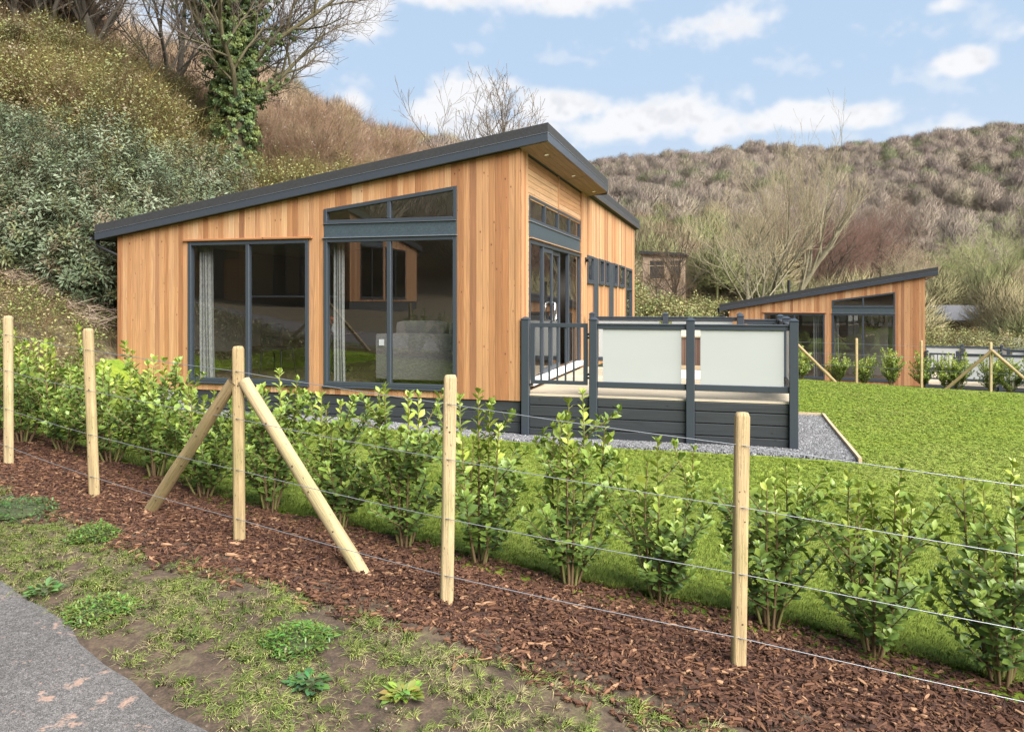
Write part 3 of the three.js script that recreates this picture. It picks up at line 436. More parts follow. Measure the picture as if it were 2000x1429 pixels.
{                                                                  // hot tub standing on the deck
  const t = thing('hot_tub', 'brown slatted hot tub glimpsed between the frosted deck panels', 'hot tub', [LODGE.x, 0, -LODGE.d], LODGE.turn), r = rand(4);
  put('base', box(1.62, 3.02, 0.78, 0.95, -4.55, -2.75, 0.01), M.white, t);
  put('cabinet', box(1.64, 3.0, 0.951, 1.50, -4.53, -2.77, 0.01), M.tub[2], t);
  for (let k = 0; k < 12; k++) put('slat', box(1.65 + k * 0.1125, 1.65 + k * 0.1125 + 0.108, 1.03, 1.49, -2.768, -2.752, 0.004, r() * 3, r() * 3), M.tub[Math.floor(r() * 3)], t);
  put('trim_rail', box(1.62, 3.02, 0.952, 1.025, -2.77, -2.745, 0.005, 0, 0, 'x'), M.edging, t);
  put('rim', box(1.58, 3.06, 1.502, 1.565, -4.6, -2.72, 0.02), M.deck[2], t);
}
{                                                                  // timber edging of the gravel
  const f = (name, lx0, lz0, lx1, lz1, label) => { const [x0, d0] = fromLodge(lx0, lz0), [x1, d1] = fromLodge(lx1, lz1), len = Math.hypot(x1 - x0, d1 - d0), n = 8, pos = []; const parts = []; for (let k = 0; k < n; k++) { const a = k / n, b = (k + 1) / n, ya = ground(lerp(x0, x1, a), lerp(d0, d1, a)), yb = ground(lerp(x0, x1, b), lerp(d0, d1, b)); parts.push(prism([[a * len, ya - 0.12], [b * len, yb - 0.12], [b * len, yb + 0.075], [a * len, ya + 0.075]], -0.02, 0.02, k ? 0 : 0, 0, 0, 'x')); }
    const o = put(name, merge(parts), M.edging); o.position.set(x0, 0, -d0); o.rotation.y = Math.atan2(d1 - d0, x1 - x0); return tag(o, label, 'edging', 'edging boards'); };
  f('edging_board', 4.56, 0.6, 4.56, -3.66, 'long pale timber edging board between gravel and lawn'); f('edging_board', 4.52, -3.66, 3.88, -3.66, 'short timber edging board closing the far end of the gravel');
}

// ---------------------------------------------------------------- rooms seen through the glass
const inLodge = (name, label, cat, group) => thing(name, label, cat, [LODGE.x, 0, -LODGE.d], LODGE.turn, group);
function curtain(x0, x1, y0, y1, z, waves) {
  const g = new THREE.BoxGeometry(x1 - x0, y1 - y0, 0.012, 60, 14, 1), p = g.attributes.position;
  for (let i = 0; i < p.count; i++) { const u = (p.getX(i) - (x0 - x1) / 2) / (x1 - x0), v = p.getY(i) / (y1 - y0) + 0.5, flare = 1 + 0.22 * (1 - v) * (1 - v); p.setX(i, (u * flare) * (x1 - x0)); p.setZ(i, p.getZ(i) + Math.sin(u * waves * 6.28 + v * 0.5) * 0.038 + Math.sin(u * waves * 2.2 + 3 * v) * 0.012); p.setY(i, lerp(y0, y1, v)); }
  g.computeVertexNormals(); g.translate(x0, 0, z); return g;
}
{
  const c1 = inLodge('curtain', 'grey curtain drawn aside in the left front window', 'curtain', 'grey curtains'); put('cloth', curtain(-5.72, -5.50, 0.82, 3.06, -0.22, 4), M.curtain, c1);
  const c2 = inLodge('curtain', 'grey curtain drawn aside in the big window under the transom', 'curtain', 'grey curtains'); put('cloth', curtain(-3.18, -3.02, 0.82, 3.06, -0.22, 3.5), M.curtain, c2);
  const rb = (x0, x1, y0, y1, z0, z1, b = 0.05) => { const g = new THREE.BoxGeometry(x1 - x0, y1 - y0, z1 - z0, 6, 6, 6), p = g.attributes.position, hx = (x1 - x0) / 2, hy = (y1 - y0) / 2, hz = (z1 - z0) / 2; for (let i = 0; i < p.count; i++) { const v = V(p.getX(i), p.getY(i), p.getZ(i)), c = V(clamp(v.x, -hx + b, hx - b), clamp(v.y, -hy + b, hy - b), clamp(v.z, -hz + b, hz - b)), e = v.clone().sub(c); if (e.length() > 1e-6) v.copy(c).add(e.normalize().multiplyScalar(b)); p.setXYZ(i, v.x + (x0 + x1) / 2, v.y + (y0 + y1) / 2, v.z + (z0 + z1) / 2); } g.computeVertexNormals(); return g; };
  const s = inLodge('sofa', 'grey fabric sofa with its back to the big window', 'sofa');
  put('back', rb(-2.62, -0.55, 0.86, 1.62, -0.78, -0.52), M.sofa, s); put('seat', rb(-2.60, -0.57, 0.90, 1.20, -1.55, -0.80), M.sofa, s);
  for (const x of [-2.64, -0.72]) put('arm', rb(x, x + 0.2, 0.86, 1.40, -1.55, -0.79), M.sofa, s);
  for (const x of [-2.40, -1.45]) put('back_cushion', rb(x, x + 0.90, 1.25, 1.82, -1.05, -0.80, 0.09), M.sofa, s);
  put('care_label', box(-2.54, -2.45, 1.42, 1.52, -0.519, -0.512, 0), M.white, s);
  for (const [x, z] of [[-2.5, -0.62], [-0.7, -0.62], [-2.5, -1.45], [-0.7, -1.45]]) put('foot', box(x - 0.03, x + 0.03, 0.796, 0.87, z - 0.03, z + 0.03), M.black, s);
  const ch = inLodge('dining_chair', 'black dining chair behind the left front window', 'chair');
  put('backrest', rb(-5.42, -4.98, 1.30, 1.72, -1.56, -1.50, 0.025), M.black, ch); put('seat', rb(-5.45, -4.95, 1.22, 1.30, -1.98, -1.50, 0.03), M.black, ch);
  for (const [x, z] of [[-5.40, -1.54], [-5.0, -1.54], [-5.40, -1.93], [-5.0, -1.93]]) put('leg', new MB().tube([V(x, 1.23, z), V(x + (x < -5.2 ? -0.03 : 0.03), 0.797, z + (z > -1.7 ? 0.05 : -0.05))], [0.017, 0.012], 8).geo(), M.black, ch);
  const ta = inLodge('dining_table', 'round dining table behind the left front window', 'table');
  put('tabletop', new THREE.CylinderGeometry(0.55, 0.55, 0.035, 40).translate(-4.35, 1.535, -2.35), M.darkWood, ta); put('pedestal', new THREE.LatheGeometry([[0.28, 0], [0.27, 0.03], [0.05, 0.06], [0.045, 0.68], [0.14, 0.72]].map((p) => new THREE.Vector2(...p)), 24).translate(-4.35, 0.797, -2.35), M.black, ta);
  const va = inLodge('vase_of_flowers', 'orange flowers on the dining table indoors', 'flowers');
  put('vase', new THREE.LatheGeometry([[0.04, 0], [0.06, 0.05], [0.035, 0.13], [0.045, 0.16]].map((p) => new THREE.Vector2(...p)), 20).translate(-4.25, 1.554, -2.15), M.white, va);
  const r = rand(3), fl = []; for (let k = 0; k < 16; k++) fl.push(new THREE.IcosahedronGeometry(0.022 + r() * 0.012, 1).translate(-4.25 + (r() - 0.5) * 0.16, 1.74 + r() * 0.09, -2.15 + (r() - 0.5) * 0.16)); put('blooms', merge(fl), M.orange, va);
  const pl = inLodge('potted_reed', 'dark pot of tall reeds behind the sofa', 'plant');
  put('pot', new THREE.LatheGeometry([[0.10, 0], [0.15, 0.30], [0.135, 0.30], [0.10, 0.05]].map((p) => new THREE.Vector2(...p)), 24).translate(-0.95, 0.797, -2.4), M.black, pl);
  for (let k = 0; k < 7; k++) { const a = r() * 6.28, e = 0.05 + r() * 0.12; put('reed', new MB().tube([V(-0.95 + Math.cos(a) * 0.04, 0.95, -2.4 + Math.sin(a) * 0.04), V(-0.95 + Math.cos(a) * (0.04 + e * 0.5), 1.7, -2.4 + Math.sin(a) * 0.05), V(-0.95 + Math.cos(a) * (0.05 + e), 2.45, -2.4 + Math.sin(a) * (0.05 + e))], [0.008, 0.006, 0.004], 5).geo(), M.darkWood, pl); }
}

// the next lodge down the slope, and one across the lane that the windows mirror
{
  const twin = (src, label, x, y, d, turn, s) => { const o = src.clone(); o.name = numbered(src.name.replace(/_\d+$/, '')); o.userData = { ...src.userData, label }; o.position.set(x, y, -d); o.rotation.y = turn; o.scale.set(...s); scene.add(o); return o; };
  const a2 = rad(-25), p2 = [14.49, -1.55, 27.5], s2 = [0.928, 1.03, 1];
  const l2 = twin(lodge, 'smaller looking cedar lodge beyond the lawn, right of the deck', ...p2, a2, s2);
  put('flue', new MB().tube([V(-5.3, 3.6, -4.2), V(-5.3, 4.45, -4.2)], [0.07, 0.07], 12, true).geo(), M.black, l2);
  twin(deck, 'raised deck of the far lodge at the right edge', ...p2, a2, s2);
  const ck = thing('wall_clock', 'large skeleton wall clock inside the far lodge', 'clock', [p2[0], p2[1], -p2[2]], a2); ck.scale.set(...s2);
  const num = []; for (let k = 0; k < 12; k++) num.push(box(-0.022, 0.022, 0.27, 0.40, -0.01, 0.01, 0).rotateZ(k * Math.PI / 6).translate(-1.75, 2.95, -2.0));
  put('rim', merge([new THREE.TorusGeometry(0.42, 0.016, 8, 40), new THREE.TorusGeometry(0.25, 0.012, 8, 32)]).translate(-1.75, 2.95, -2.0), M.darkWood, ck); put('numerals', merge(num), M.darkWood, ck);
  put('hands', merge([box(-0.01, 0.01, -0.04, 0.30, -0.012, 0.0, 0).rotateZ(0.5).translate(-1.75, 2.95, -1.99), box(-0.012, 0.012, -0.03, 0.2, -0.012, 0.0, 0).rotateZ(-1.9).translate(-1.75, 2.95, -1.985)]), M.darkWood, ck);
  put('back_board', box(-2.7, -0.75, 0.82, 3.45, -2.08, -2.03, 0), M.plaster, ck);
  for (const [x0, x1, lb] of [[-3.95, -3.62, 'pale curtain at the right of the far lodge left window'], [-3.16, -3.0, 'pale curtain at the left of the far lodge big window'], [-1.24, -1.08, 'pale curtain at the right of the far lodge big window']]) { const c = thing('curtain', lb, 'curtain', [p2[0], p2[1], -p2[2]], a2, 'grey curtains'); c.scale.set(...s2); put('cloth', curtain(x0, x1, 0.82, 3.06, -0.22, 4), M.curtain, c); }
  twin(lodge, 'cedar lodge across the lane, seen only mirrored in the windows', -16.96, 1.45, -2.78, rad(74.13), [1, 1, 1]);
}
console.log('lodges');

// ---------------------------------------------------------------- wire fences
const postGeo = (() => { const pts = [[0, 0], [0.036, 0], [0.036, 1.33], [0.027, 1.35], [0, 1.352]].map((p) => new THREE.Vector2(...p)); const g = new THREE.LatheGeometry(pts, 14), p = g.attributes.position, uv = g.attributes.uv; for (let i = 0; i < p.count; i++) { const x = p.getX(i), z = p.getZ(i); if (z > 0.024 && p.getY(i) < 1.34) p.setZ(i, 0.0245); uv.setXY(i, uv.getX(i) * 0.23, p.getY(i)); } g.computeVertexNormals(); return g.translate(0, -0.15, 0); })();
const wireH = [0.155, 0.452, 0.762, 1.05];
function fencePost(x, d, lean, label, group, mi, r) {
  const o = thing('fence_post', label, 'fence post', [x, ground(x, d), -d], 0, group);
  o.rotation.set(lean[1], r() * 0.2 - 0.1, lean[0]);
  put('stake', postGeo, M.post[mi % 3], o);
  for (const h of wireH) put('staple', new MB().tube([V(-0.007, h, 0.024), V(-0.006, h, 0.034), V(0.006, h, 0.034), V(0.007, h, 0.024)], Array(4).fill(0.0016), 4).geo(), M.steel, o);
  const kn = []; for (let k = 0; k < 3; k++) { const y = 0.2 + r() * 0.85, xx = (r() - 0.5) * 0.03; kn.push(new THREE.CircleGeometry(0.003 + r() * 0.003, 8).translate(xx, y, 0.0252)); } put('knots', merge(kn), M.darkWood, o);
  return o;
}
const fence1 = [[-7.0, 8.4], [-5.45, 7.35], [-4.07, 6.33], [-2.966, 5.56], [-1.665, 4.78], [-.344, 4.116], [1.061, 3.67], [2.50, 3.15], [3.95, 2.6]];
const lean1 = [[0, 0], [0, 0], [0.004, 0], [0.034, 0.01], [0.006, 0], [-0.017, 0], [-0.014, 0.006], [0, 0], [0, 0]];
const say1 = ['fence post beyond the left edge, far along the hedge', 'fence post just beyond the left edge', 'leftmost wooden fence post at the left edge of the picture', 'slightly leaning wooden fence post, second from the left edge', 'braced wooden fence post between two slanting struts', 'wooden fence post in front of the lodge corner', 'tall near fence post in front of the deck skirting', 'fence post just beyond the right edge', 'fence post farther beyond the right edge'];
{
  const r = rand(91);
  fence1.forEach(([x, d], i) => fencePost(x, d, lean1[i], say1[i], 'posts of the near wire fence', i, r));
  const strut = (pi, fx, fd, label, mi) => { const [px, pd] = fence1[pi], gx = px + (fx < px ? -0.03 : 0.03), top = V(gx, ground(px, pd) + 0.99, -pd + 0.005), foot = V(fx, ground(fx, fd) - 0.05, -fd), o = thing('fence_strut', label, 'fence strut', [foot.x, foot.y, foot.z], 0, 'struts of the braced post'), dir = top.clone().sub(foot), len = dir.length(), r2 = rand(mi + 5); const pts = [], rr = []; for (let k = 0; k <= 8; k++) { pts.push(V((r2() - 0.5) * 0.004, len * k / 8, (r2() - 0.5) * 0.004)); rr.push(lerp(0.043, 0.038, k / 8)); } const m = put('pole', new MB().tube(pts, rr, 14, true).geo(), M.post[mi], o); m.quaternion.setFromUnitVectors(V(0, 1, 0), dir.clone().normalize()); const kn = []; for (let k = 0; k < 4; k++) kn.push(new THREE.SphereGeometry(0.006, 8, 6).translate((r2() - 0.5) * 0.03, len * (0.15 + 0.2 * k + 0.1 * r2()), 0.039)); put('knots', merge(kn), M.darkWood, m); };
  strut(4, -0.81, 4.42, 'slanting strut on the right of the braced post', 2); strut(4, -2.50, 5.34, 'slanting strut on the left of the braced post', 1); strut(0, -6.2, 7.85, 'right strut of the braced post outside the left edge', 1); strut(0, -7.8, 8.95, 'left strut of the braced post outside the left edge', 2);
  const wn = ['lowest', 'second lowest', 'second highest', 'topmost'];
  wireH.forEach((h, k) => { const pts = []; for (let i = 0; i < fence1.length - 1; i++) for (let s = 0; s < 8; s++) { const f = s / 8, x = lerp(fence1[i][0], fence1[i + 1][0], f), d = lerp(fence1[i][1], fence1[i + 1][1], f), y = lerp(ground(...fence1[i]), ground(...fence1[i + 1]), f) + h - 0.006 * Math.sin(Math.PI * f); const lean = lerp(lean1[i][0], lean1[i + 1][0], f) * h; pts.push(V(x - lean, y, -d + 0.030)); }
    tag(put('fence_wire', new MB().tube(pts, pts.map(() => 0.0021), 5).geo(), M.wire), wn[k] + ' galvanised wire strung along the near fence', 'wire', 'wires of the near fence'); });
}
const fence2 = [[6.9, 23.0], [7.95, 21.9], [9.2, 20.9], [10.33, 19.75], [11.56, 18.9], [12.8, 17.9], [14.2, 16.8]];
{
  const r = rand(92), say = ['far fence post half hidden behind the deck', 'far fence post at the right edge of the deck corner', 'far fence post in front of the far lodge big window', 'far fence post in front of the far lodge right corner', 'far braced fence post in front of the far deck', 'far fence post at the right edge of the lawn', 'far fence post outside the right edge'];
  fence2.forEach(([x, d], i) => fencePost(x, d, [0, 0], say[i], 'posts of the far wire fence', i + 1, r));
  const strut = (i, dx, dd, label) => { const [px, pd] = fence2[i], fx = px + dx, fd = pd + dd, o = thing('fence_strut', label, 'fence strut', [0, 0, 0], 0, 'struts of the far fence'); put('pole', new MB().tube([V(fx, ground(fx, fd) - 0.05, -fd), V(px, ground(px, pd) + 1.0, -pd + 0.04)], [0.04, 0.038], 10, true).geo(), M.post[i % 3], o); };
  strut(1, 0.85, -0.72, 'far slanting strut leaning right beside the deck corner'); strut(4, -0.8, 0.62, 'far strut slanting left in front of the far deck'); strut(4, 0.85, -0.72, 'far strut slanting right in front of the far deck'); strut(5, 0.8, -0.7, 'far strut at the right edge of the lawn');
  [0.45, 0.76, 1.05].forEach((h, k) => { const pts = fence2.map(([x, d]) => V(x, ground(x, d) + h, -d + 0.03)); tag(put('fence_wire', new MB().tube(pts, pts.map(() => 0.003), 4).geo(), M.wire), ['lowest', 'middle', 'topmost'][k] + ' wire of the far fence beyond the lawn', 'wire', 'wires of the far fence'); });
}
console.log('fences');

// ---------------------------------------------------------------- leaves
function leafGeo(w, fold, curl, rows = 3) {                        // obovate leaf, 1 long, along +y, face towards +z
  const p = [], idx = [], half = [];
  for (let k = 0; k <= rows; k++) { const t = k / rows; half.push(k === 0 ? 0.06 : k === rows ? 0.02 : w * Math.pow(Math.sin(Math.PI * Math.pow(t, 1.15)), 0.75)); }
  for (let k = 0; k <= rows; k++) { const t = k / rows, y = t * (1 - 0.12 * curl * t), z = -curl * t * t * 0.35; p.push(-half[k], y, z + fold * half[k], 0, y, z, half[k], y, z + fold * half[k]); }
  for (let k = 0; k < rows; k++) { const a = k * 3; for (const c of [0, 1]) idx.push(a + c, a + c + 1, a + c + 4, a + c, a + c + 4, a + c + 3); }
  const g = new THREE.BufferGeometry(); g.setAttribute('position', new THREE.Float32BufferAttribute(p, 3)); g.setIndex(idx); g.computeVertexNormals(); return g;
}
const leafM = (c, rough = 0.42) => phys(c, rough, { transmission: 0.22, thickness: 0, ior: 1.4 });
const shinyLeaves = [leafGeo(0.25, 0.30, 0.3), leafGeo(0.29, 0.12, 0.9), leafGeo(0.23, 0.45, 0.6)];
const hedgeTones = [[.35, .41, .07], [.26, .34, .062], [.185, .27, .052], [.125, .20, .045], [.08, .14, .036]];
const hedgeMats = hedgeTones.map((c) => leafM(c, 0.38)), anyLeaf = leafM([1, 1, 1], 0.38), twigBark = std([.17, .11, .055], 0.9), greenStem = std([.20, .19, .06], 0.8);
const faceUp = (dir, r, out) => { const y = dir.clone().normalize(), z = V(0, 1, 0).addScaledVector(out, 0.5).add(V(r() - 0.5, r() - 0.5, r() - 0.5).multiplyScalar(0.9)), x = new THREE.Vector3().crossVectors(y, z).normalize(); z.crossVectors(x, y); return new THREE.Matrix4().makeBasis(x, y, z); };
function hedgePlant(label, x, d, h, spread, seed, asParts, group, nStems = 7, dense = 1, young = 0) {
  const r = rand(seed), o = thing('hedge_shrub', label, 'shrub', [x, ground(x, d), -d], 0, group), leaves = [];
  const leaf = (p, dir, size, tone) => { const m = faceUp(dir, r, V(p.x, 0, p.z).normalize()).scale(V(size, size, size)).setPosition(p); leaves.push([m, clamp(Math.round(tone), 0, 4), p.y + p.z * 0.9 + Math.hypot(p.x, p.z) * 0.5 + r() * 0.15]); };
  const shoot = (a, b, bow, rad0, from, gap, big, tip) => {
    const n = 6, pts = [], rr = []; for (let k = 0; k <= n; k++) { const t = k / n; pts.push(V(lerp(a.x, b.x, t) + bow.x * Math.sin(Math.PI * t), lerp(a.y, b.y, t), lerp(a.z, b.z, t) + bow.z * Math.sin(Math.PI * t))); rr.push(lerp(rad0, 0.0022, t)); }
    const len = a.distanceTo(b); let ph = r() * 6.28;
    for (let s = from * len; s < len; s += gap * (0.7 + 0.6 * r())) {
      const t = s / len, k = Math.min(n - 1, Math.floor(t * n)), p = pts[k].clone().lerp(pts[k + 1], t * n - k), ax = pts[k + 1].clone().sub(pts[k]).normalize(); ph += 2.4 + (r() - 0.5) * 0.6;
      const dir = ax.clone().multiplyScalar(0.55 + 0.5 * t).add(V(Math.cos(ph), 0.1 - 0.25 * (1 - t), Math.sin(ph)));
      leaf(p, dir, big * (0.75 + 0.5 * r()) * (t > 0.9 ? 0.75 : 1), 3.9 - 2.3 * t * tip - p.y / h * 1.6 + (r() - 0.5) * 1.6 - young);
    }
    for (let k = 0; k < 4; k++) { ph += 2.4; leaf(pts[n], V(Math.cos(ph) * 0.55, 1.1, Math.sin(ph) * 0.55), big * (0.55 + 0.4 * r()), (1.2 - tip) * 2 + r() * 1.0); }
    return new MB().tube(pts, rr, 5).geo();
  };
  for (let k = 0; k < nStems; k++) {
    const a = k / nStems * 6.28 + r() * 0.8, lean = (0.2 + 0.72 * r()) * spread, hh = h * (0.62 + 0.38 * r()) * (k === 0 ? 1.06 : 1) * (1 - 0.12 * lean / spread);
    const A = V(Math.cos(a) * 0.025, -0.06, Math.sin(a) * 0.025), B = V(Math.cos(a) * lean, hh, Math.sin(a) * lean), bow = V(Math.cos(a) * 0.08 * spread * 2, 0, Math.sin(a) * 0.08 * spread * 2);
    const st = put('stem', shoot(A, B, bow, 0.0095, 0.20, 0.021 / dense, 0.068, 1), k % 3 ? twigBark : greenStem, o), side = [];
    const n = Math.round((3 + r() * 3) * dense);
    for (let q = 0; q < n; q++) {
      const t = 0.14 + 0.68 * r(), p = A.clone().lerp(B, t).add(bow.clone().multiplyScalar(Math.sin(Math.PI * t))), b = a + (r() - 0.5) * 3.6, l = (0.16 + 0.24 * r()) * (1.2 - t * 0.6), tip = V(p.x + Math.cos(b) * l * 0.75, p.y + l * (0.45 + 0.6 * r()), p.z + Math.sin(b) * l * 0.75);
      side.push(shoot(p, tip, V(0, 0, 0), 0.0042, 0.12, 0.019 / dense, 0.062, 0.55));
    }
    if (asParts) side.forEach((g) => put('side_shoot', g, twigBark, st)); else if (side.length) put('side_shoots', merge(side), twigBark, st).userData.kind = 'stuff';
  }
  leaves.sort((p, q) => q[2] - p[2]);
  const own = Math.min(asParts, leaves.length);
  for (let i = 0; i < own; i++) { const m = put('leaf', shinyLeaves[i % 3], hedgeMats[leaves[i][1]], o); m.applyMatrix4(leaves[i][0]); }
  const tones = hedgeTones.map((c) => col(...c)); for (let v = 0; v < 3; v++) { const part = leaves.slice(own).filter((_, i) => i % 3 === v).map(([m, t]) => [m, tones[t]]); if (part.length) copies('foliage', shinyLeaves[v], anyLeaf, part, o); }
  return o;
}
{
  const row = [[2.35, 3.76, 1.12, .26], [1.84, 3.98, 1.02, .27], [1.39, 4.22, 1.03, .25], [.85, 4.48, .98, .27], [.34, 4.56, 1.20, .27], [-.2, 4.80, 1.15, .24], [-.68, 4.98, 1.10, .22], [-1.16, 5.26, 1.05, .23], [-1.71, 5.54, 1.10, .24], [-2.28, 5.80, .96, .27], [-2.85, 6.26, 1.02, .28], [-3.41, 6.66, 1.02, .29], [-3.97, 6.95, 1.18, .30], [-4.5, 7.2, 1.20, .30], [-5.1, 7.55, 1.18, .30], [2.95, 3.45, 1.05, .26], [3.6, 3.2, 1.05, .26]];
  const say = ['glossy hedge shrub cut by the right edge', 'glossy hedge shrub on a single low trunk, second from the right edge', 'upright hedge shrub just right of the near fence post', 'low wide hedge shrub just left of the near fence post', 'tallest hedge shrub, rising in front of the deck gate', 'hedge shrub just right of the post at the lodge corner', 'narrow hedge shrub just left of the post at the lodge corner', 'hedge shrub behind the foot of the right strut', 'hedge shrub just right of the braced post', 'bushy hedge shrub behind the left strut', 'hedge shrub between the leaning post and the left strut', 'hedge shrub just right of the leaning post', 'hedge shrub between the two leftmost posts', 'hedge shrub behind the leftmost post', 'hedge shrub just beyond the left edge', 'hedge shrub just beyond the right edge', 'hedge shrub farther beyond the right edge'];
  row.forEach(([x, d, h, s], i) => hedgePlant(say[i], x, d, h, i > 8 ? s : s * 0.88, 300 + i * 7, i < 12 ? 240 : i < 14 ? 160 : 0, 'hedge shrubs along the near fence', i > 8 ? 9 : 8, 1.2, 0.1));
  const far = [[8.2, 21.95], [9.0, 21.35], [9.55, 20.95], [10.0, 20.4], [10.6, 19.95], [11.0, 19.55], [11.2, 19.35], [11.75, 18.95], [12.1, 18.75], [12.5, 18.45], [12.95, 18.05], [7.4, 22.7]];
  const hs = [.98, .86, .92, 1.05, 1.0, 1.0, 1.0, 1.0, .95, 1.05, 1.0, .95];
  const sayF = ['far hedge shrub touching the deck corner post', 'far hedge shrub at the foot of the far slanting strut', 'far hedge shrub left of the post before the far lodge big window', 'far hedge shrub right of the post before the far lodge big window', 'far hedge shrub below the right end of the far lodge big window', 'far hedge shrub before the far lodge right corner boards', 'far hedge shrub by the gate of the far deck', 'far hedge shrub right of the far deck gate', 'far hedge shrub left of the far braced post', 'far hedge shrub right of the far braced post', 'far hedge shrub at the right edge of the picture', 'far hedge shrub hidden behind the deck corner'];
  far.forEach(([x, d], i) => hedgePlant(sayF[i], x, d + 0.25, hs[i], 0.24, 500 + i * 5, 0, 'hedge shrubs along the far fence', 9, 1.3, 1.5));
}
console.log('hedges');

// ---------------------------------------------------------------- ground cover
{
  const r = rand(17), chip = (l, w, h) => { const g = new THREE.BoxGeometry(l, h, w, 2, 1, 1), p = g.attributes.position; for (let i = 0; i < p.count; i++) { p.setX(i, p.getX(i) * (0.8 + 0.4 * r())); p.setY(i, p.getY(i) + (r() - 0.5) * h); p.setZ(i, p.getZ(i) * (0.6 + 0.6 * r()) * (Math.abs(p.getX(i)) > l * 0.4 ? 0.6 : 1)); } g.computeVertexNormals(); return g; };
  const barks = [[.088, .038, .020], [.122, .054, .028], [.055, .023, .014], [.185, .09, .046], [.072, .031, .018], [.30, .17, .095], [.040, .018, .012]].map((c) => col(...c)), bark = std([1, 1, 1], 0.9);
  const holder = thing('bark_chips', 'loose brown bark chips covering the planting bed', 'bark chips'); holder.userData.kind = 'stuff';
  for (let v = 0; v < 4; v++) {
    const items = [];
    for (let k = 0; k < 13500; k++) { const [x, y, d] = mulch.at(0.12 + 0.70 * r(), clamp(0.5 + (r() - 0.5) * 1.06, 0.0, 1)); const s = 0.45 + r() * r() * 1.25; items.push([place(x, Math.max(y, ground(x, d) - 0.002) + 0.002 + r() * 0.016, -d, (r() - 0.5) * 0.9, r() * 6.28, (r() - 0.5) * 0.7, s), barks[Math.floor(r() * r() * 1.3 * 7) % 7]]); }
    for (let k = 0; k < 260; k++) { const [x, y, d] = mulch.at(0.12 + 0.70 * r(), r() < 0.8 ? -0.06 * r() - 0.03 : 1.03 + 0.05 * r()); items.push([place(x, ground(x, d) + 0.005, -d, (r() - 0.5) * 0.4, r() * 6.28, (r() - 0.5) * 0.3, 0.5 + r() * 0.9), barks[Math.floor(r() * 7)]]); }
    copies('chips', [chip(0.042, 0.010, 0.005), chip(0.030, 0.014, 0.005), chip(0.056, 0.008, 0.006), chip(0.022, 0.018, 0.007)][v], bark, items, holder);
  }
  // grass
  const tuft = (n, h, w, lean, seed) => { const q = rand(seed), b = new MB(); for (let k = 0; k < n; k++) { const a = q() * 6.28, e = 0.012 * Math.sqrt(q()), l = h * (0.55 + 0.6 * q()), t = lean * (0.3 + q()), x = Math.cos(a) * e, z = Math.sin(a) * e, c = Math.cos(a), s = Math.sin(a), px = -s * w, pz = c * w; const A = V(x - px, 0, z - pz), B = V(x + px, 0, z + pz), m = V(x + c * t * l * 0.4, l * 0.6, z + s * t * l * 0.4), T = V(x + c * t * l, l * (1 - 0.25 * t), z + s * t * l), nn = V(c * 0.6, 0.8, s * 0.6).normalize(), C = m.clone().add(V(px * 0.7, 0, pz * 0.7)), D = m.clone().sub(V(px * 0.7, 0, pz * 0.7)); b.tri(A, B, C, nn).tri(A, C, D, nn).tri(D, C, T, nn); } return b.geo(); };
  const blade = phys([1, 1, 1], 0.7, { specularIntensity: 0.25 });
  const lawnGreens = [[.295, .375, .06], [.27, .355, .056], [.32, .40, .07], [.25, .33, .054], [.34, .395, .09]].map((c) => col(...c));
  const grass = thing('lawn_grass', 'short green grass blades of the lawn', 'grass'); grass.userData.kind = 'stuff';
  const tA = tuft(9, 0.040, 0.0015, 0.9, 1), tB = tuft(8, 0.046, 0.0016, 1.0, 2), tC = tuft(16, 0.030, 0.0020, 1.2, 3);
  const lists = [[], [], []], inGravel = (x, d) => { const dx = x - LODGE.x, dd = d - LODGE.d, c = Math.cos(LODGE.turn), s = Math.sin(LODGE.turn), lx = dx * c + dd * s, lz = dx * s - dd * c; return lx > -7.75 && lx < 4.6 && lz < 0.62 && lz > (lx > 3.8 ? -3.7 : -14); };
  const inBed = (x, d) => { for (let i = 1; i < mulchBack.length; i++) if (x <= mulchBack[i][0]) { const f = (x - mulchBack[i - 1][0]) / (mulchBack[i][0] - mulchBack[i - 1][0]); return d < lerp(mulchBack[i - 1][1], mulchBack[i][1], f) + fbm2(x * 4, d * 4, 2) * 0.09 - 0.02; } return false; };
  for (let k = 0; k < 450000; k++) {
    const dd = 3.5 + Math.pow(r(), 1.9) * 20, x = (r() * 1.50 - 0.70) * dd * 0.98; if (x > 19 || x < -7.1 || inBed(x, dd) || inGravel(x, dd)) continue;
    const far = dd > 8, edge = fbm2(x * 0.35, dd * 0.35, 4), c = lawnGreens[clamp(Math.floor((r() * 0.8 + 0.1 + edge * 0.7) * 5), 0, 4)], y = ground(x, dd) - 0.006;
    lists[far ? 2 : k & 1].push([place(x, y, -dd, (r() - 0.5) * 0.3, r() * 6.28, (r() - 0.5) * 0.3, (0.75 + r() * 0.5) * (far ? 0.9 : 1) * (1 + 0.12 * edge)), c]);
  }
  lists.forEach((l, i) => copies('blades', [tA, tB, tC][i], blade, l, grass));
  const vg = thing('verge_grass', 'thin patchy grass and straw on the bare verge', 'grass'); vg.userData.kind = 'stuff';
  const greens = [[.22, .28, .06], [.17, .235, .052], [.27, .31, .085], [.36, .31, .16], [.25, .30, .07], [.145, .205, .05]].map((c) => col(...c)), tD = tuft(16, 0.032, 0.0019, 1.5, 5), tE = tuft(10, 0.034, 0.0018, 2.0, 6), va = [[], []];
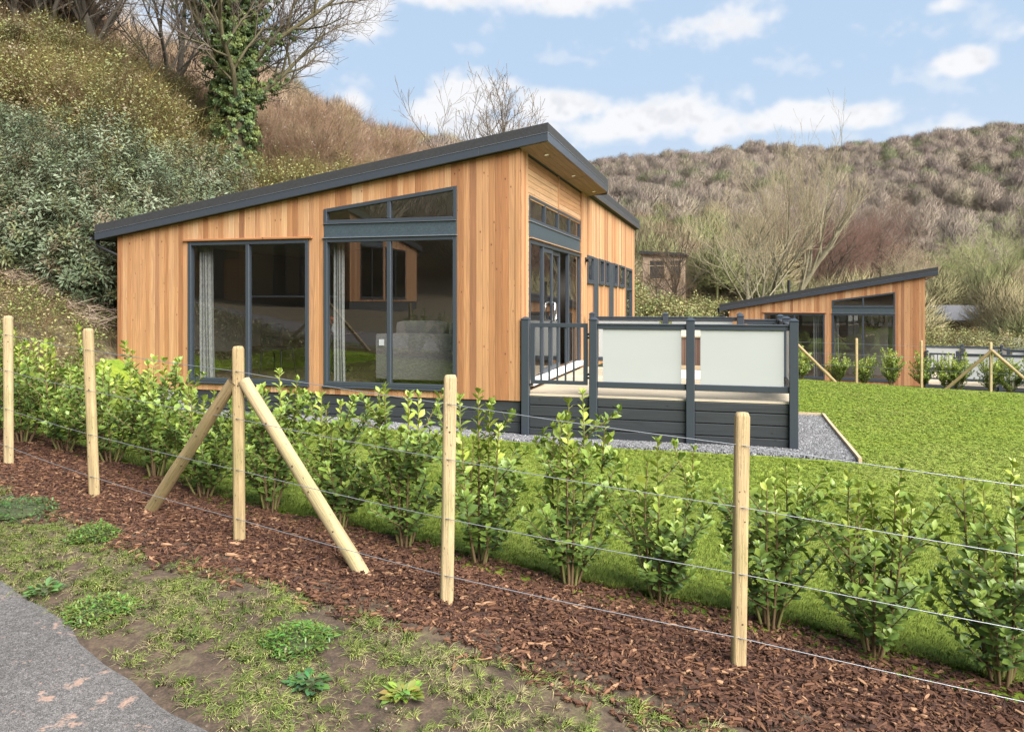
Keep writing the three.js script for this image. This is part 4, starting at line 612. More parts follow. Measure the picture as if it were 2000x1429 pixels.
  for (let k = 0; k < 26000; k++) {
    const [x, y, d] = verge.at(0.06 + 0.78 * r(), 0.25 + r() * 0.62), n = fbm2(x * 1.6, d * 1.6, 4) + 0.25 * N2(x * 7, d * 7); let bed = false;
    for (let i = 1; i < mulchFront.length; i++) if (x <= mulchFront[i][0]) { bed = d > lerp(mulchFront[i - 1][1], mulchFront[i][1], (x - mulchFront[i - 1][0]) / (mulchFront[i][0] - mulchFront[i - 1][0])) - 0.02; break; }
    if (bed || n + r() * 0.45 < 0.07) continue;
    const straw = r() < 0.12; va[straw ? 1 : k & 1].push([place(x, y - 0.004, -d, (r() - 0.5) * 0.5, r() * 6.28, (r() - 0.5) * 0.5, 0.5 + r() * 0.7), greens[straw ? 3 : Math.floor(r() * 6)]]);
  }
  copies('tufts', tD, blade, va[0], vg); copies('straw', tE, blade, va[1], vg);
  const nib = new THREE.IcosahedronGeometry(0.006, 0), bits = []; for (let k = 0; k < 2600; k++) { const [x, y, d] = verge.at(0.06 + 0.78 * r(), 0.2 + r() * 0.55); const v = 0.06 + r() * r() * 0.25; bits.push([place(x, y, -d, r() * 3, r() * 3, r() * 3, 0.3 + r() * r() * 1.2), col(v, v * 0.85, v * 0.68)]); }
  copies('crumbs', nib, std([1, 1, 1], 1), bits, vg);
  // low weeds that stand out
  const weedLeaf = leafGeo(0.24, 0.2, 0.8), weedThin = leafGeo(0.17, 0.2, 0.9), weeds = [[-3.3, 5.2, .27, .10, [.085, .15, .045], 0, 'dense dark green weed mat at the left edge of the verge'], [-2.57, 4.82, .15, .09, [.13, .20, .045], 0, 'small bright weed clump beside the mulch near the leaning post'], [-2.43, 4.06, .14, .07, [.12, .20, .06], 1, 'grey green weed rosette on the edge of the lane'], [-2.04, 3.88, .17, .06, [.14, .21, .045], 0, 'green weed clump on the verge near the lane edge'], [-.99, 3.62, .17, .09, [.12, .20, .042], 0, 'round grassy weed clump in the middle of the verge'], [-.85, 3.28, .12, .06, [.07, .15, .05], 1, 'dark leafy dock rosette on the verge'], [-.45, 3.22, .10, .05, [.19, .26, .05], 1, 'small yellow green seedling clump on the verge']];
  weeds.forEach(([x, d, rr, h, c, kind, label], i) => { const q = rand(700 + i), o = thing('weed_clump', label, 'weed', [x, ground(x, d), -d], 0, 'weed clumps on the verge'), items = []; const n = kind ? 90 : 1700; for (let k = 0; k < n; k++) { const a = q() * 6.28, e = rr * Math.sqrt(q()) * (1 + 0.35 * Math.sin(a * 3 + i) * q()), px = Math.cos(a) * e, pz = Math.sin(a) * e, dir = V(Math.cos(a) * (kind ? 1 : 0.5), kind ? 0.35 + 0.5 * q() : 0.55, Math.sin(a) * (kind ? 1 : 0.5)).add(V(q() - 0.5, 0, q() - 0.5).multiplyScalar(kind ? 0.9 : 2.2)), s = (kind ? 0.046 : 0.024) * (0.5 + 0.9 * q()); items.push([faceUp(dir, q, V(0, 1, 0)).scale(V(s, s, s)).setPosition(V(px * (kind ? 0.5 : 1), h * (1 - (e / rr) ** 2) * q() * (kind ? 0.5 : 1), pz * (kind ? 0.5 : 1))), col(...c.map((v) => v * (0.65 + 0.7 * q())))]); } copies('leaves', kind ? weedLeaf : weedThin, anyLeaf, items, o); put('crown', new THREE.SphereGeometry(rr * (kind ? 0.3 : 0.7), 14, 6, 0, 6.29, 0, 1.57).scale(1, h / rr * 0.6, 1), std([.05, .06, .025], 1), o); });
  // gravel
  const stone = () => { const g = new THREE.IcosahedronGeometry(0.011, 0), p = g.attributes.position, m = {}; for (let i = 0; i < p.count; i++) { const k = [p.getX(i), p.getY(i), p.getZ(i)].map((v) => v.toFixed(4)).join(); m[k] ??= 0.7 + 0.6 * r(); p.setXYZ(i, p.getX(i) * m[k] * 1.2, p.getY(i) * m[k] * 0.75, p.getZ(i) * m[k]); } g.computeVertexNormals(); return g; };
  const gs = thing('gravel_stones', 'loose grey crushed stone around the lodge and deck', 'gravel'); gs.userData.kind = 'stuff';
  for (let v = 0; v < 3; v++) { const items = []; for (let k = 0; k < 13000; k++) { const [x, y, d] = r() < 0.68 ? gravelFront.at(r(), 0.06 + 0.94 * r()) : gravelSide.at(r(), r()); const t = 0.09 + r() * r() * 0.22; items.push([place(x, y + 0.002 + r() * 0.006, -d, r() * 3, r() * 6, r() * 3, 0.7 + r() * 0.9), col(t, t, t * 1.05)]); } copies('stones', stone(), std([1, 1, 1], 0.9), items, gs); }
}
console.log('ground cover');

// ---------------------------------------------------------------- bushes on the bank
function sprig(seed, n, len, leafLen, w, droop, twigR = 0.004, extraTwigs = 0) {   // a twig with leaves; leaves and twig in one geometry, vertex colours tell them apart
  const r = rand(seed), parts = [], L = leafGeo(w, 0.25, 0.7, 2), tint = (g, c) => { const n = g.attributes.position.count, a = new Float32Array(n * 3); for (let i = 0; i < n; i++) a.set(c, i * 3); g.setAttribute('color', new THREE.BufferAttribute(a, 3)); g.deleteAttribute('uv'); return g; };
  const twig = (pts, q) => parts.push(tint(new MB().tube(pts, pts.map((_, i) => q * (1 - 0.75 * i / (pts.length - 1))), 3).geo(), [.75, .55, .38]));
  twig([V(0, -len * 0.4, 0), V(0.02, len * 0.3, 0.01), V(0.03, len, -0.02)], twigR);
  for (let k = 0; k < extraTwigs; k++) { const a = r() * 6.28, y = len * (0.1 + 0.5 * r()), l = len * (0.5 + 0.5 * r()); twig([V(0, y, 0), V(Math.cos(a) * l * 0.5, y + l * 0.5, Math.sin(a) * l * 0.5), V(Math.cos(a) * l * 0.8, y + l, Math.sin(a) * l * 0.8)], twigR * 0.6); }
  for (let k = 0; k < n; k++) {
    const t = 0.15 + 0.9 * k / n, a = k * 2.4 + r(), ex = extraTwigs ? r() * len * 0.45 : 0, dir = V(Math.cos(a), 0.75 - droop * (1 - t) + (r() - 0.5) * 0.5, Math.sin(a)), s = leafLen * (0.65 + 0.6 * r()), m = faceUp(dir, r, V(Math.cos(a), 0, Math.sin(a))).scale(V(s, s, s)).setPosition(V(Math.cos(a) * ex, len * t, Math.sin(a) * ex)), v = 0.75 + 0.5 * r();
    parts.push(tint(L.clone().applyMatrix4(m), [v, v, v]));
  }
  return merge(parts);
}
const leafy = phys([1, 1, 1], 0.62, { vertexColors: true, transmission: 0.12, thickness: 0 });
const sprigs = { grey: [1, 2, 3].map((k) => sprig(k, 20, 0.26, 0.074, 0.17, 0.7, 0.005, 3)), olive: [4, 5, 6].map((k) => sprig(k, [20, 11, 15][k - 4], 0.40, 0.058, 0.30, 0.2, 0.006, 9)), ivy: [7, 8].map((k) => sprig(k, 14, 0.20, 0.085, 0.42, 0.9)), twiggy: [12, 13, 14].map((k) => sprig(k, 2, 0.55, 0.05, 0.3, 0.2, 0.0065, 16)), bramble: [9, 10, 11].map((k) => sprig(k, 14, 0.36, 0.075, 0.30, 0.6, 0.006, 4)) };
function bush(name, label, x, d, yMid, rx, ry, rz, kind, count, tones, seed, group, size = 1, cat = 'bush') {
  const r = rand(seed), o = thing(name, label, cat, [x, ground(x, d), -d], 0, group), y0 = yMid - ground(x, d), lists = sprigs[kind].map(() => []), cs = tones.map((c) => col(...c)), st = new MB();
  const lump = (v) => 1 + (kind === 'olive' ? 0.75 : 0.6) * fbm3(v.x * 2.1 + seed, v.y * 2.1, v.z * 2.1, 3);
  for (let k = 0; k < count; k++) {
    const v = V(r() * 2 - 1, r() * 2 - 0.95, r() * 2 - 1); if (v.length() > 1) { k--; continue; } const u = v.clone().normalize(), R = Math.pow(v.length(), 0.45) * lump(u), p = V(u.x * R * rx, y0 + u.y * R * ry, u.z * R * rz);
    if (p.y < 0.05) p.y = 0.05 + r() * 0.5;
    const dir = u.clone().multiplyScalar(0.9).add(V((r() - 0.5) * 0.9, 0.65, (r() - 0.5) * 0.9)).normalize(), q = new THREE.Quaternion().setFromUnitVectors(V(0, 1, 0), dir).multiply(new THREE.Quaternion().setFromAxisAngle(V(0, 1, 0), r() * 6.28)), s = size * (0.7 + 0.7 * r());
    const n = fbm3(p.x * 0.9 + seed, p.y * 0.9, p.z * 0.9, 2), c = cs[clamp(Math.floor((r() * 0.75 + 0.13 + n * 0.6) * cs.length), 0, cs.length - 1)];
    lists[k % lists.length].push([new THREE.Matrix4().compose(p, q, V(s, s, s)), c]);
  }
  for (let k = 0; k < 14; k++) { const a = r() * 6.28, b = r() * 0.7, e = V(Math.cos(a) * rx * 0.75 * r(), y0 + (r() - 0.3) * ry * 0.8, Math.sin(a) * rz * 0.75 * r()), A = V(Math.cos(a) * b * rx * 0.6, -0.2, Math.sin(a) * b * rz * 0.6), m = A.clone().lerp(e, 0.5).add(V((r() - 0.5) * 0.5, 0.2, (r() - 0.5) * 0.5)); st.tube([A, m, e], [0.035, 0.024, 0.01], 5); }
  put('stems', st.geo(), deadWood, o);
  lists.forEach((l, i) => copies('foliage', sprigs[kind][i], leafy, l, o)); return o;
}
const deadWood = std([.24, .18, .12], 0.95);
{
  const G = [[.115, .155, .08], [.085, .12, .055], [.155, .195, .115], [.065, .095, .04], [.20, .235, .15], [.13, .145, .055], [.155, .12, .07]], O = [[.215, .23, .07], [.175, .19, .06], [.245, .26, .08], [.20, .17, .09], [.275, .28, .095], [.145, .16, .055], [.22, .18, .10], [.235, .245, .075]], g1 = 'grey green bushes behind the lodge', g2 = 'olive bushes on the bank';
  bush('grey_bush', 'big grey green bush beside the left end of the lodge', -8.6, 15.8, 3.7, 1.9, 1.9, 1.5, 'grey', 1900, G, 31, g1);
  bush('grey_bush', 'grey green bush at the left edge above the fence', -10.9, 16.2, 4.0, 1.8, 2.0, 1.6, 'grey', 1700, G, 32, g1);
  bush('grey_bush', 'grey green bush showing above the low roof eave', -7.9, 19.2, 4.2, 1.5, 1.5, 1.4, 'grey', 1300, G, 33, g1);
  bush('grey_bush', 'low dark grey green bush hanging over the dead stems', -7.95, 14.75, 2.95, 1.1, 1.15, 0.85, 'grey', 1000, G, 34, g1);
  bush('grey_bush', 'small grey green bush against the lodge left wall', -7.35, 15.3, 2.1, 0.75, 0.9, 0.7, 'grey', 520, G, 37, g1);
  bush('grey_bush', 'highest grey green bush at the left edge', -11.6, 18, 5.0, 1.5, 1.3, 1.3, 'grey', 1100, G, 35, g1);
  bush('grey_bush', 'low grey green bush at the left edge behind the first post', -9.3, 14.9, 3.3, 1.5, 1.3, 1.05, 'grey', 1100, G, 36, g1);
  const oo = [[-16.2, 24.5, 7.8, 2.4, 1.9, 2.0, 'olive bush at the left edge halfway up the bank'], [-13.8, 24, 7.4, 2.2, 1.9, 1.9, 'yellow olive bush above the grey bushes'], [-12.1, 24, 6.2, 1.9, 1.7, 1.8, 'olive bush left of the ivy tree'], [-10.9, 24.5, 4.7, 1.5, 1.3, 1.4, 'olive bush at the foot of the ivy tree'], [-11.0, 21, 5.9, 2.2, 1.9, 1.7, 'olive bush just above the grey bushes'], [-18.4, 29, 10.2, 2.6, 2.1, 2.2, 'high olive bush near the top left trees'], [-15.4, 29.5, 9.4, 2.6, 1.9, 2.2, 'high yellow olive bush under the bare trees'], [-13.0, 30, 8.0, 2.4, 1.8, 2.0, 'high olive bush left of the ivy trunk'], [-7.9, 27, 4.9, 2.0, 1.5, 1.9, 'olive bush right of the ivy trunk above the roof'], [-13.6, 20.5, 6.7, 2.0, 1.7, 1.6, 'olive bush at the left edge over the grey bushes'], [-6.4, 29, 5.2, 2.3, 1.6, 2.0, 'low olive scrub behind the middle of the roof']];
  oo.forEach(([x, d, y, a, b, c, label], i) => bush('olive_bush', label, x, d, y, a, b, c, 'olive', 1700, i % 2 ? O : O.slice().reverse(), 60 + i, g2, 1.15));
  [[-19.5, 35.5, 11.4, 'brown twiggy bush above the left olive bushes'], [-16.6, 36, 10.2, 'brown twiggy bush under the bare trees'], [-22.6, 37, 14.2, 'brown twiggy bush in the top left corner'], [-13.4, 37, 9.2, 'brown twiggy bush left of the ivy trunk'], [-9.2, 36, 7.6, 'brown twiggy bush right of the ivy tree'], [-6.2, 39, 6.6, 'brown twiggy bush above the middle of the roof'], [-7.8, 44, 9.2, 'brown twiggy bush higher above the middle of the roof'], [-11, 42, 10.4, 'brown twiggy bush behind the ivy tree'], [-3.6, 42, 5.6, 'brown twiggy bush left of the tree behind the roof']].forEach(([x, d, y, label], i) => bush('twiggy_bush', label, x, d, y, 2.8, 2.0, 2.3, 'twiggy', 1000, [[.40, .36, .33], [.34, .30, .27], [.46, .42, .36], [.38, .30, .26], [.36, .37, .25]], 120 + i, 'brown twiggy bushes on the slope', 1.2));
  const B = [[.16, .19, .05], [.22, .235, .07], [.11, .14, .04], [.28, .26, .10], [.25, .19, .10]], g3 = 'bramble thickets beyond the deck';
  [[6.0, 31, 1.0, 1.9, 1.0, 1.5, 'bramble thicket right of the lodge back corner'], [7.8, 33, 0.8, 2.0, 1.0, 1.5, 'bramble thicket behind the far lodge eave'], [4.4, 33, 1.5, 1.7, 1.2, 1.5, 'taller bramble thicket touching the lodge back corner'], [9.8, 39, 0.7, 2.5, 1.2, 1.6, 'bramble thicket behind the far lodge roof'], [20.5, 38, -0.9, 2.6, 1.3, 1.6, 'bramble thicket above the far deck rail'], [24.0, 39, -1.0, 2.7, 1.3, 1.8, 'bramble thicket at the right edge above the far deck'], [27.5, 46, -1.2, 2.8, 1.2, 1.8, 'bramble thicket in front of the little hut'], [22, 46, -0.5, 3, 1.4, 2, 'bramble thicket right of the far lodge roof tip'], [33.5, 53, -1.3, 3, 1.2, 2, 'bramble thicket below the hut at the right edge']].forEach(([x, d, y, a, b, c, label], i) => bush('bramble_thicket', label, x, d, y, a, b, c, 'bramble', 1500, B, 90 + i, g3, 1.0, 'thicket'));
  const r = rand(55), stick = new MB().tube([V(-0.3, 0, 0), V(0, 0.04, 0.05), V(0.3, 0, 0.02)], [0.008, 0.007, 0.004], 4).geo(), it = [];
  for (let k = 0; k < 1500; k++) { const x = -12 + r() * 4.8, d = 13.7 + r() * 0.8 + Math.max(0, -8 - x) * 0.1; const v = 0.20 + r() * 0.22; it.push([place(x, ground(x, d) + 0.05 + r() * 0.16, -d, 0, r() * 6.28, (r() - 0.5) * 1.3, 0.3 + r() * r() * 1.1), col(v, v * 0.76, v * 0.58)]); }
  tag(copies('dead_stems', stick, std([1, 1, 1], 0.95), it), 'tangle of dead brown stems below the grey bushes', 'dead stems');
  const q = rand(56), bank = [], bl = sprigs.bramble; const low = thing('bank_weeds', 'low rough weeds and grass on the left bank', 'weeds'); low.userData.kind = 'stuff';
  for (let k = 0; k < 3600; k++) { const x = -12.5 + q() * 6.6, d = 8.6 + q() * 5.9; if (x > -6.95 && d > 12.3 || x > -6.2 && d < 9.5) continue; const c = [[.17, .20, .05], [.22, .20, .08], [.13, .16, .045], [.26, .2, .11]][Math.floor(q() * 4)]; bank.push([place(x, ground(x, d) + 0.02, -d, (q() - 0.5), q() * 6.28, (q() - 0.5), 0.35 + 0.4 * q()), col(...c)]); } copies('leaves', bl[0], leafy, bank, low);
}
console.log('bushes');

// ---------------------------------------------------------------- bare trees
function treeParts(seed, { h = 10, r0 = 0.2, limbs = 6, fork = 0.3, angle = 0.7, up = 0.35, kids = [7, 6, 5], lens = [0.55, 0.45, 0.45], wig = 0.28, thin = 0.005, limbR = 0.42, droop = 0, sideBias = null, stems = 1, leanX = 0 }) {
  const r = rand(seed), trunk = new MB(), branches = [], twigs = new MB(), path = [];
  const grow = (p, dir, len, R, lvl, out) => {
    const n = lvl < 2 ? 6 : lvl === 2 ? 4 : lvl === 3 ? 3 : 2, pts = [p.clone()], rr = [R], d = dir.clone().normalize(), at = [];
    for (let k = 1; k <= n; k++) { d.add(V((r() - 0.5) * wig, (r() - 0.5) * wig + (lvl ? up * 0.25 - droop * 0.2 * lvl : 0.05), (r() - 0.5) * wig)).normalize(); pts.push(pts[k - 1].clone().addScaledVector(d, len / n)); rr.push(Math.max(thin, R * (1 - (lvl ? 0.8 : 0.55) * k / n))); at.push(d.clone()); }
    out.tube(pts, rr, lvl === 0 ? 9 : lvl === 1 ? 6 : lvl === 2 ? 4 : 3); if (lvl <= 1) path.push([pts, rr]);
    if (lvl > kids.length) return;
    const cnt = lvl === 0 ? limbs : Math.max(2, Math.round(kids[lvl - 1] * (0.7 + 0.6 * r())));
    for (let c = 0; c < cnt; c++) {
      const t = lvl === 0 ? fork + (1 - fork) * (c + r() * 0.6) / cnt : 0.22 + 0.78 * (c + r()) / cnt, k = Math.min(n - 1, Math.floor(t * n)), q = pts[k].clone().lerp(pts[k + 1], t * n - k), ax = at[k], a = c * 2.4 + r() * 0.9, s = new THREE.Vector3().crossVectors(ax, Math.abs(ax.y) > 0.9 ? V(1, 0, 0) : V(0, 1, 0)).normalize(), f = new THREE.Vector3().crossVectors(ax, s), out1 = s.multiplyScalar(Math.cos(a)).addScaledVector(f, Math.sin(a));
      const ang = angle * (0.7 + 0.6 * r()), nd = ax.clone().multiplyScalar(Math.cos(ang)).addScaledVector(out1, Math.sin(ang)).add(V(0, up * 0.3, 0)); if (sideBias && lvl === 0) nd.addScaledVector(sideBias, 0.28 * r());
      const nl = (lvl === 0 ? h * lens[0] : len * lens[Math.min(lvl, 2)]) * (0.7 + 0.6 * r()) * (lvl === 0 ? 1.1 - 0.5 * (t - fork) : 1), nr = Math.min(rr[k] * 0.72, R * (lvl === 0 ? limbR : 0.45));
      if (lvl === 0) { const b = new MB(); branches.push(b); grow(q, nd, nl, nr, 1, b); } else grow(q, nd, nl, nr, lvl + 1, lvl === 1 ? branches[branches.length - 1] : twigs);
    }
  };
  for (let s = 0; s < stems; s++) { const a = s * 2.1 + r(); grow(V(stems > 1 ? Math.cos(a) * 0.3 : 0, -0.4, stems > 1 ? Math.sin(a) * 0.3 : 0), V(leanX + (stems > 1 ? Math.cos(a) * 0.35 : 0), 1, stems > 1 ? Math.sin(a) * 0.35 : 0), h * 0.62 * (s ? 0.8 : 1), r0 * (s ? 0.75 : 1), 0, trunk); }
  return { trunk: trunk.geo(), branches: branches.map((b) => b.geo()), twigs: twigs.geo(), path };
}
function tree(label, x, d, parts, bark, twigMat, turn = 0, scale = 1, group = 'bare trees', name = 'bare_tree') {
  const o = thing(name, label, 'tree', [x, ground(x, d), -d], turn, group); o.scale.setScalar(scale);
  put('trunk', parts.trunk, bark, o); parts.branches.forEach((b) => put('branch', b, bark, o)); const t = put('twigs', parts.twigs, twigMat, o); t.userData.kind = 'stuff'; return o;
}
const barkTex = texture(256, 256, (x, y) => { const v = 0.72 + 0.16 * N2(x * 14, y * 5) + 0.12 * N2(x * 40, y * 16); return [v, v, v * 0.96]; }, 0.4, 0.8);
const barkM = (c) => std(c, 0.95, { map: barkTex, bumpMap: barkTex, bumpScale: 0.01 });
const mossy = barkM([.29, .25, .15]), greyBark = barkM([.17, .145, .12]), paleBark = barkM([.50, .45, .32]), darkTwig = std([.14, .11, .088], 0.95), brownTwig = std([.17, .115, .07], 0.95), paleTwig = std([.40, .335, .215], 0.95), redTwig = std([.20, .115, .085], 0.95), greenTwig = std([.27, .29, .12], 0.95), greyTwig = std([.22, .185, .155], 0.95);
{
  // the ivy-clad tree on the bank
  const P = treeParts(5, { h: 15, r0: 0.42, limbs: 15, fork: 0.28, angle: 0.72, up: 0.5, kids: [10, 9, 7], lens: [0.40, 0.44, 0.46], limbR: 0.30, thin: 0.006, wig: 0.5, droop: 0.12, sideBias: V(1, 0.05, 0.2) });
  const o = tree('large ivy clad tree with bare spreading branches behind the lodge', -10.1, 28, P, mossy, darkTwig, 0.4, 1, 'bare trees', 'ivy_tree'), r = rand(77), lists = [[], []];
  const tones = [[.07, .115, .03], [.10, .15, .035], [.05, .085, .025], [.15, .19, .045]].map((c) => col(...c));
  P.path.forEach(([pts, rr], pi) => { for (let k = 0; k < pts.length - 1; k++) { const low = pts[k].y, n = pi === 0 ? 240 : Math.max(0, Math.round(44 * (1 - k / 3))); for (let q = 0; q < n; q++) { const t = r(), c = pts[k].clone().lerp(pts[k + 1], t), a = r() * 6.28, R = rr[k] + 0.05 + r() * r() * 0.42, p = c.add(V(Math.cos(a) * R, (r() - 0.5) * 0.3, Math.sin(a) * R)), dir = V(Math.cos(a), 0.15, Math.sin(a)).normalize(); lists[q & 1].push([new THREE.Matrix4().compose(p, new THREE.Quaternion().setFromUnitVectors(V(0, 1, 0), dir), V(1.15, 1.15, 1.15).multiplyScalar(0.7 + 0.7 * r())), tones[Math.floor(r() * 4)]]); } } });
  lists.forEach((l, i) => copies('ivy', sprigs.ivy[i], leafy, l, o));
  const kinds = [treeParts(6, { h: 10, r0: 0.24, limbs: 10, fork: 0.18, angle: 0.75, up: 0.4, kids: [9, 8, 6], lens: [0.55, 0.45, 0.45] }), treeParts(7, { h: 9, r0: 0.2, limbs: 9, fork: 0.22, angle: 0.85, up: 0.35, kids: [9, 7, 6], lens: [0.55, 0.48, 0.45], stems: 2 }), treeParts(8, { h: 11, r0: 0.22, limbs: 12, fork: 0.25, angle: 0.8, up: 0.4, kids: [9, 7, 6], lens: [0.5, 0.45, 0.45], wig: 0.22, stems: 3 }), treeParts(16, { h: 12, r0: 0.26, limbs: 8, fork: 0.25, angle: 0.7, up: 0.55, kids: [6, 5, 4], lens: [0.5, 0.45, 0.45], wig: 0.34 }), treeParts(17, { h: 11, r0: 0.2, limbs: 7, fork: 0.3, angle: 0.75, up: 0.5, kids: [6, 5, 4], lens: [0.5, 0.48, 0.45], stems: 2, wig: 0.34 })];
  const g = 'bare trees on the left bank';
  [[-17.0, 33, 3, 0.2, 0.9, greyBark, brownTwig, 'bare tree with a leaning trunk against the sky at top left'], [-15.0, 34, 4, 1.3, 0.9, greyBark, darkTwig, 'bare tree with forked stems left of the ivy tree'], [-19.3, 31.5, 2, 2.2, 0.8, greyBark, brownTwig, 'bare brown tree near the top left corner'], [-21.0, 33, 1, 4.0, 0.9, greyBark, brownTwig, 'bare brown tree at the top left edge'], [-18.4, 34.5, 0, 0.7, 0.85, greyBark, brownTwig, 'bare brown tree in the top left corner']].forEach(([x, d, k, a, s, b, t, label]) => tree(label, x, d, kinds[k], b, t, a, s, g));
  const back = treeParts(9, { h: 13, r0: 0.22, limbs: 11, fork: 0.35, angle: 0.7, up: 0.5, kids: [7, 5, 4], lens: [0.36, 0.44, 0.44], wig: 0.34, thin: 0.012 });
  tree('bare tree rising behind the high end of the roof', -2.7, 45, back, greyBark, greyTwig, 0.9, 1.0, 'bare trees behind the lodge');
  const g4 = 'bare trees on the valley floor', tall = treeParts(10, { h: 13.5, r0: 0.24, limbs: 10, fork: 0.25, angle: 0.55, up: 0.65, kids: [6, 5, 4], lens: [0.48, 0.46, 0.44], wig: 0.34, stems: 2, thin: 0.008 });
  [[15.3, 46, tall, 0.3, 0.84, paleBark, paleTwig, 'tall pale bare tree standing left of the far lodge roof'], [12.9, 43, kinds[4], 1.9, 0.75, paleBark, paleTwig, 'pale leaning multi stemmed tree left of the tallest valley tree'], [10.3, 48, kinds[4], 4.4, 0.55, greyBark, brownTwig, 'small bare tree half hiding the hillside cabin'], [9.0, 47, kinds[1], 3.0, 0.38, greyBark, brownTwig, 'low twiggy tree at the foot of the hillside cabin'], [22.5, 60, kinds[2], 0.1, 0.85, greyBark, redTwig, 'reddish twiggy tree behind the far lodge roof'], [27, 66, kinds[1], 1.0, 0.95, greyBark, redTwig, 'reddish twiggy tree right of the far lodge roof tip'], [31, 64, kinds[0], 4.2, 0.7, paleBark, paleTwig, 'pale bare tree above the little hut'], [34.4, 76, kinds[2], 2.0, 0.95, greyBark, redTwig, 'dark reddish tree left of the little hut'], [46, 74, kinds[1], 5.0, 1.1, paleBark, greenTwig, 'yellow green willow at the right edge'], [33.5, 82, kinds[2], 3.9, 1.1, greyBark, greyTwig, 'grey bare tree behind the little hut']].forEach(([x, d, k, a, s, b, t, label]) => tree(label, x, d, k, b, t, a, s, g4));
  const arch = thing('fallen_branch', 'pale arching dead branch above the far deck rail', 'branch', [22.2, ground(22.2, 38) - 0.1, -38]); put('limb', new MB().tube([V(0, 0.0, 0), V(0.15, 1.6, 0.1), V(0.75, 2.15, 0.1), V(1.6, 2.0, 0.1), V(2.7, 1.3, 0), V(3.6, 0.4, 0)], [0.07, 0.06, 0.055, 0.045, 0.035, 0.02], 6).geo(), paleBark, arch);
}
console.log('trees');

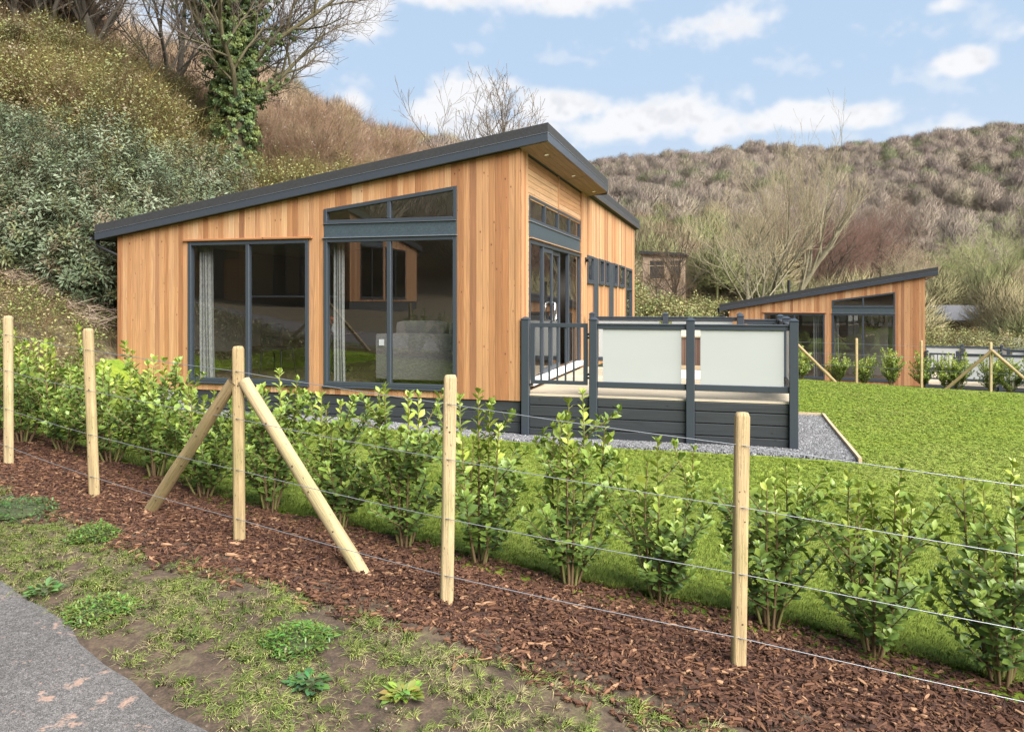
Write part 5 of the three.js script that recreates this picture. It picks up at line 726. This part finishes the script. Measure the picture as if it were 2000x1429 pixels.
// ---------------------------------------------------------------- woodland on the hillsides
{
  const crown = (seed, n) => { const r = rand(seed), b = new MB(); b.tube([V(0, -0.6, 0), V(0.02, 0.1, 0), V(0, 0.5, 0)], [0.05, 0.035, 0.015], 4);
    for (let k = 0; k < n; k++) {
      const y = r() * 1.25 - 0.25, a = r() * 6.28, e = Math.sqrt(Math.max(0, 1 - Math.min(1, Math.abs(y)) ** 2)), u = V(Math.cos(a) * e, y, Math.sin(a) * e).normalize(), R = (0.42 + 0.72 * Math.pow(r(), 0.75)) * (1 + 0.22 * fbm3(u.x * 2 + seed, u.y * 2, u.z * 2, 2)), tip = V(u.x * R, u.y * R * 0.95 + 0.1, u.z * R), root = tip.clone().add(u.clone().multiplyScalar(-0.15 - 0.13 * r())).add(V((r() - 0.5) * 0.36, -0.16 * r(), (r() - 0.5) * 0.36)), w = 0.0032 + 0.0042 * r(), s = new THREE.Vector3().crossVectors(u, V(r() - 0.5, r() - 0.5, r() - 0.5)).normalize().multiplyScalar(w), nn = u.clone().add(V(0, 0.25, 0)).normalize();
      b.tri(root.clone().add(s), root.clone().sub(s), tip, nn);
    } return b.geo(); };
  const vars = [1, 2, 3, 4].map((k) => crown(k * 9, 5000)), woodM = std([1, 1, 1], 1);
  const wood_ = (name, label, az0, az1, r0, r1, gap, size, tones, seed, mix) => {
    const r = rand(seed), lists = vars.map(() => []), o = thing(name, label, 'woodland'); o.userData.kind = 'stuff'; const cs = tones.map((c) => col(...c)); let n = 0;
    for (let q = r0; q < r1; q += gap(q)) for (let az = az0; az < az1; az += gap(q) / q * 57.3) {
      const a = rad(az + (r() - 0.5) * gap(q) / q * 50), R = q + (r() - 0.5) * gap(q), x = Math.sin(a) * R, d = Math.cos(a) * R, s = size(R) * (0.65 + 0.7 * r()); if (mix && !mix(x, d, R, az, r)) continue;
      const f = fbm2(x * 0.02 + seed, d * 0.02, 3), c = cs[clamp(Math.floor((r() * 0.7 + 0.15 + f * 0.75) * cs.length), 0, cs.length - 1)].clone().multiplyScalar(0.86 + 0.28 * r());
      lists[n++ % 4].push([place(x, ground(x, d) + s * 0.55, -d, (r() - 0.5) * 0.2, r() * 6.28, (r() - 0.5) * 0.2, s, s * (0.65 + 0.75 * r()), s), c]);
    }
    lists.forEach((l, i) => copies('crowns', vars[i], woodM, l, o)); console.log(name, n);
  };
  const greys = [[.27, .222, .18], [.245, .20, .16], [.285, .235, .195], [.235, .185, .16], [.26, .225, .16], [.22, .18, .145], [.275, .23, .18], [.16, .175, .09], [.25, .20, .175]];
  const olives = [[.24, .22, .11], [.28, .24, .13], [.19, .20, .085], [.26, .19, .13], [.15, .17, .06], [.30, .26, .15], [.23, .155, .115]];
  wood_('hillside_woodland', 'grey brown leafless woodland covering the far hillside', -7, 43, 118, 372, (q) => 2.9 + q * 0.002, (q) => 2.55 + q * 0.0015, greys, 401);
  wood_('valley_scrub', 'olive and brown scrub on the valley floor and lower slope', 3, 44, 56, 122, (q) => 3.1, () => 2.5, olives, 402, (x, d, R, az) => !(az < 14 && R < 62) && !(az > 27.5 && az < 32.5 && R < 80));
  wood_('bank_scrub', 'brown twiggy scrub on the hillside behind the lodge', -42, 4, 31, 235, (q) => 1.7 + q * 0.012, (q) => 1.3 + q * 0.009, [[.27, .195, .13], [.24, .17, .11], [.30, .22, .15], [.22, .175, .09], [.25, .16, .12], [.28, .23, .12], [.18, .15, .075]], 403, (x, d, R, az) => R > 46);
  wood_('lane_side_woodland', 'leafless woodland on the slopes behind the viewer', 60, 300, 30, 200, (q) => 3.5 + q * 0.035, (q) => 2.2 + q * 0.02, greys, 404, (x, d, R, az) => R > 58 || (az > 190 && az < 262));
}
// cabins in the distance
{
  const cab = thing('hillside_cabin', 'small timber cabin with pale window frames half hidden in trees', 'cabin', [9.9, 0, -51], rad(-12)), y = ground(9.9, 51); cab.position.y = y + 1.2; cab.scale.setScalar(0.78);
  put('wall', box(-1.75, 1.75, -1.2, 3.3, -3, 0, 0.01), wood([.66, .52, .42]), cab); put('roof', prism([[-2.0, 3.25], [2.0, 3.05], [2.0, 3.25], [-2.0, 3.5]], -3.2, 0.35, 0.01), M.felt, cab);
  for (const [x0, x1] of [[-1.25, 0.1], [0.45, 1.45]]) { const w = put('window', merge(ring(x0, x1, 1.1, 2.75, 0.09, 0.002, 0.05)), M.edging, cab); put('pane', new THREE.PlaneGeometry(x1 - x0 - 0.16, 1.5).translate((x0 + x1) / 2, 1.92, 0.012), std([.05, .055, .06], 0.15), w); put('transom', box(x0 + 0.09, x1 - 0.09, 2.2, 2.28, 0.013, 0.045), M.edging, w); }
  const hut = (label, x, d, w, l, h, turn, roofM) => { const o = thing('valley_hut', label, 'hut', [x, ground(x, d) - 0.3, -d], turn, 'huts in the valley'); put('wall', box(-w / 2, w / 2, 0, h, -l, 0, 0.01), M.darkWood, o); put('gable', prism([[-w / 2, h], [w / 2, h], [0, h + w * 0.28]], -l + 0.05, -0.002, 0), M.darkWood, o); for (const s of [-1, 1]) put('roof_slope', prism([[0, h + w * 0.28 + 0.02], [s * (w / 2 + 0.4), h - 0.2], [s * (w / 2 + 0.4), h - 0.08], [0, h + w * 0.28 + 0.14]], -l - 0.3, 0.35, 0.005), roofM, o); put('door', box(-0.4, 0.4, 0, h * 0.85, 0.002, 0.05), M.tub[0], o); };
  const shingle = std([.20, .20, .215], 0.9, { map: speck });
  hut('little dark hut with grey gabled roof among the valley scrub', 39.2, 65, 3.6, 4.6, 2.2, rad(28), shingle); hut('grey hut roof at the right edge above the far deck', 29.4, 45, 4.4, 4.5, 1.7, rad(70), shingle);
}
console.log('woods');
renderer.render(scene, camera);
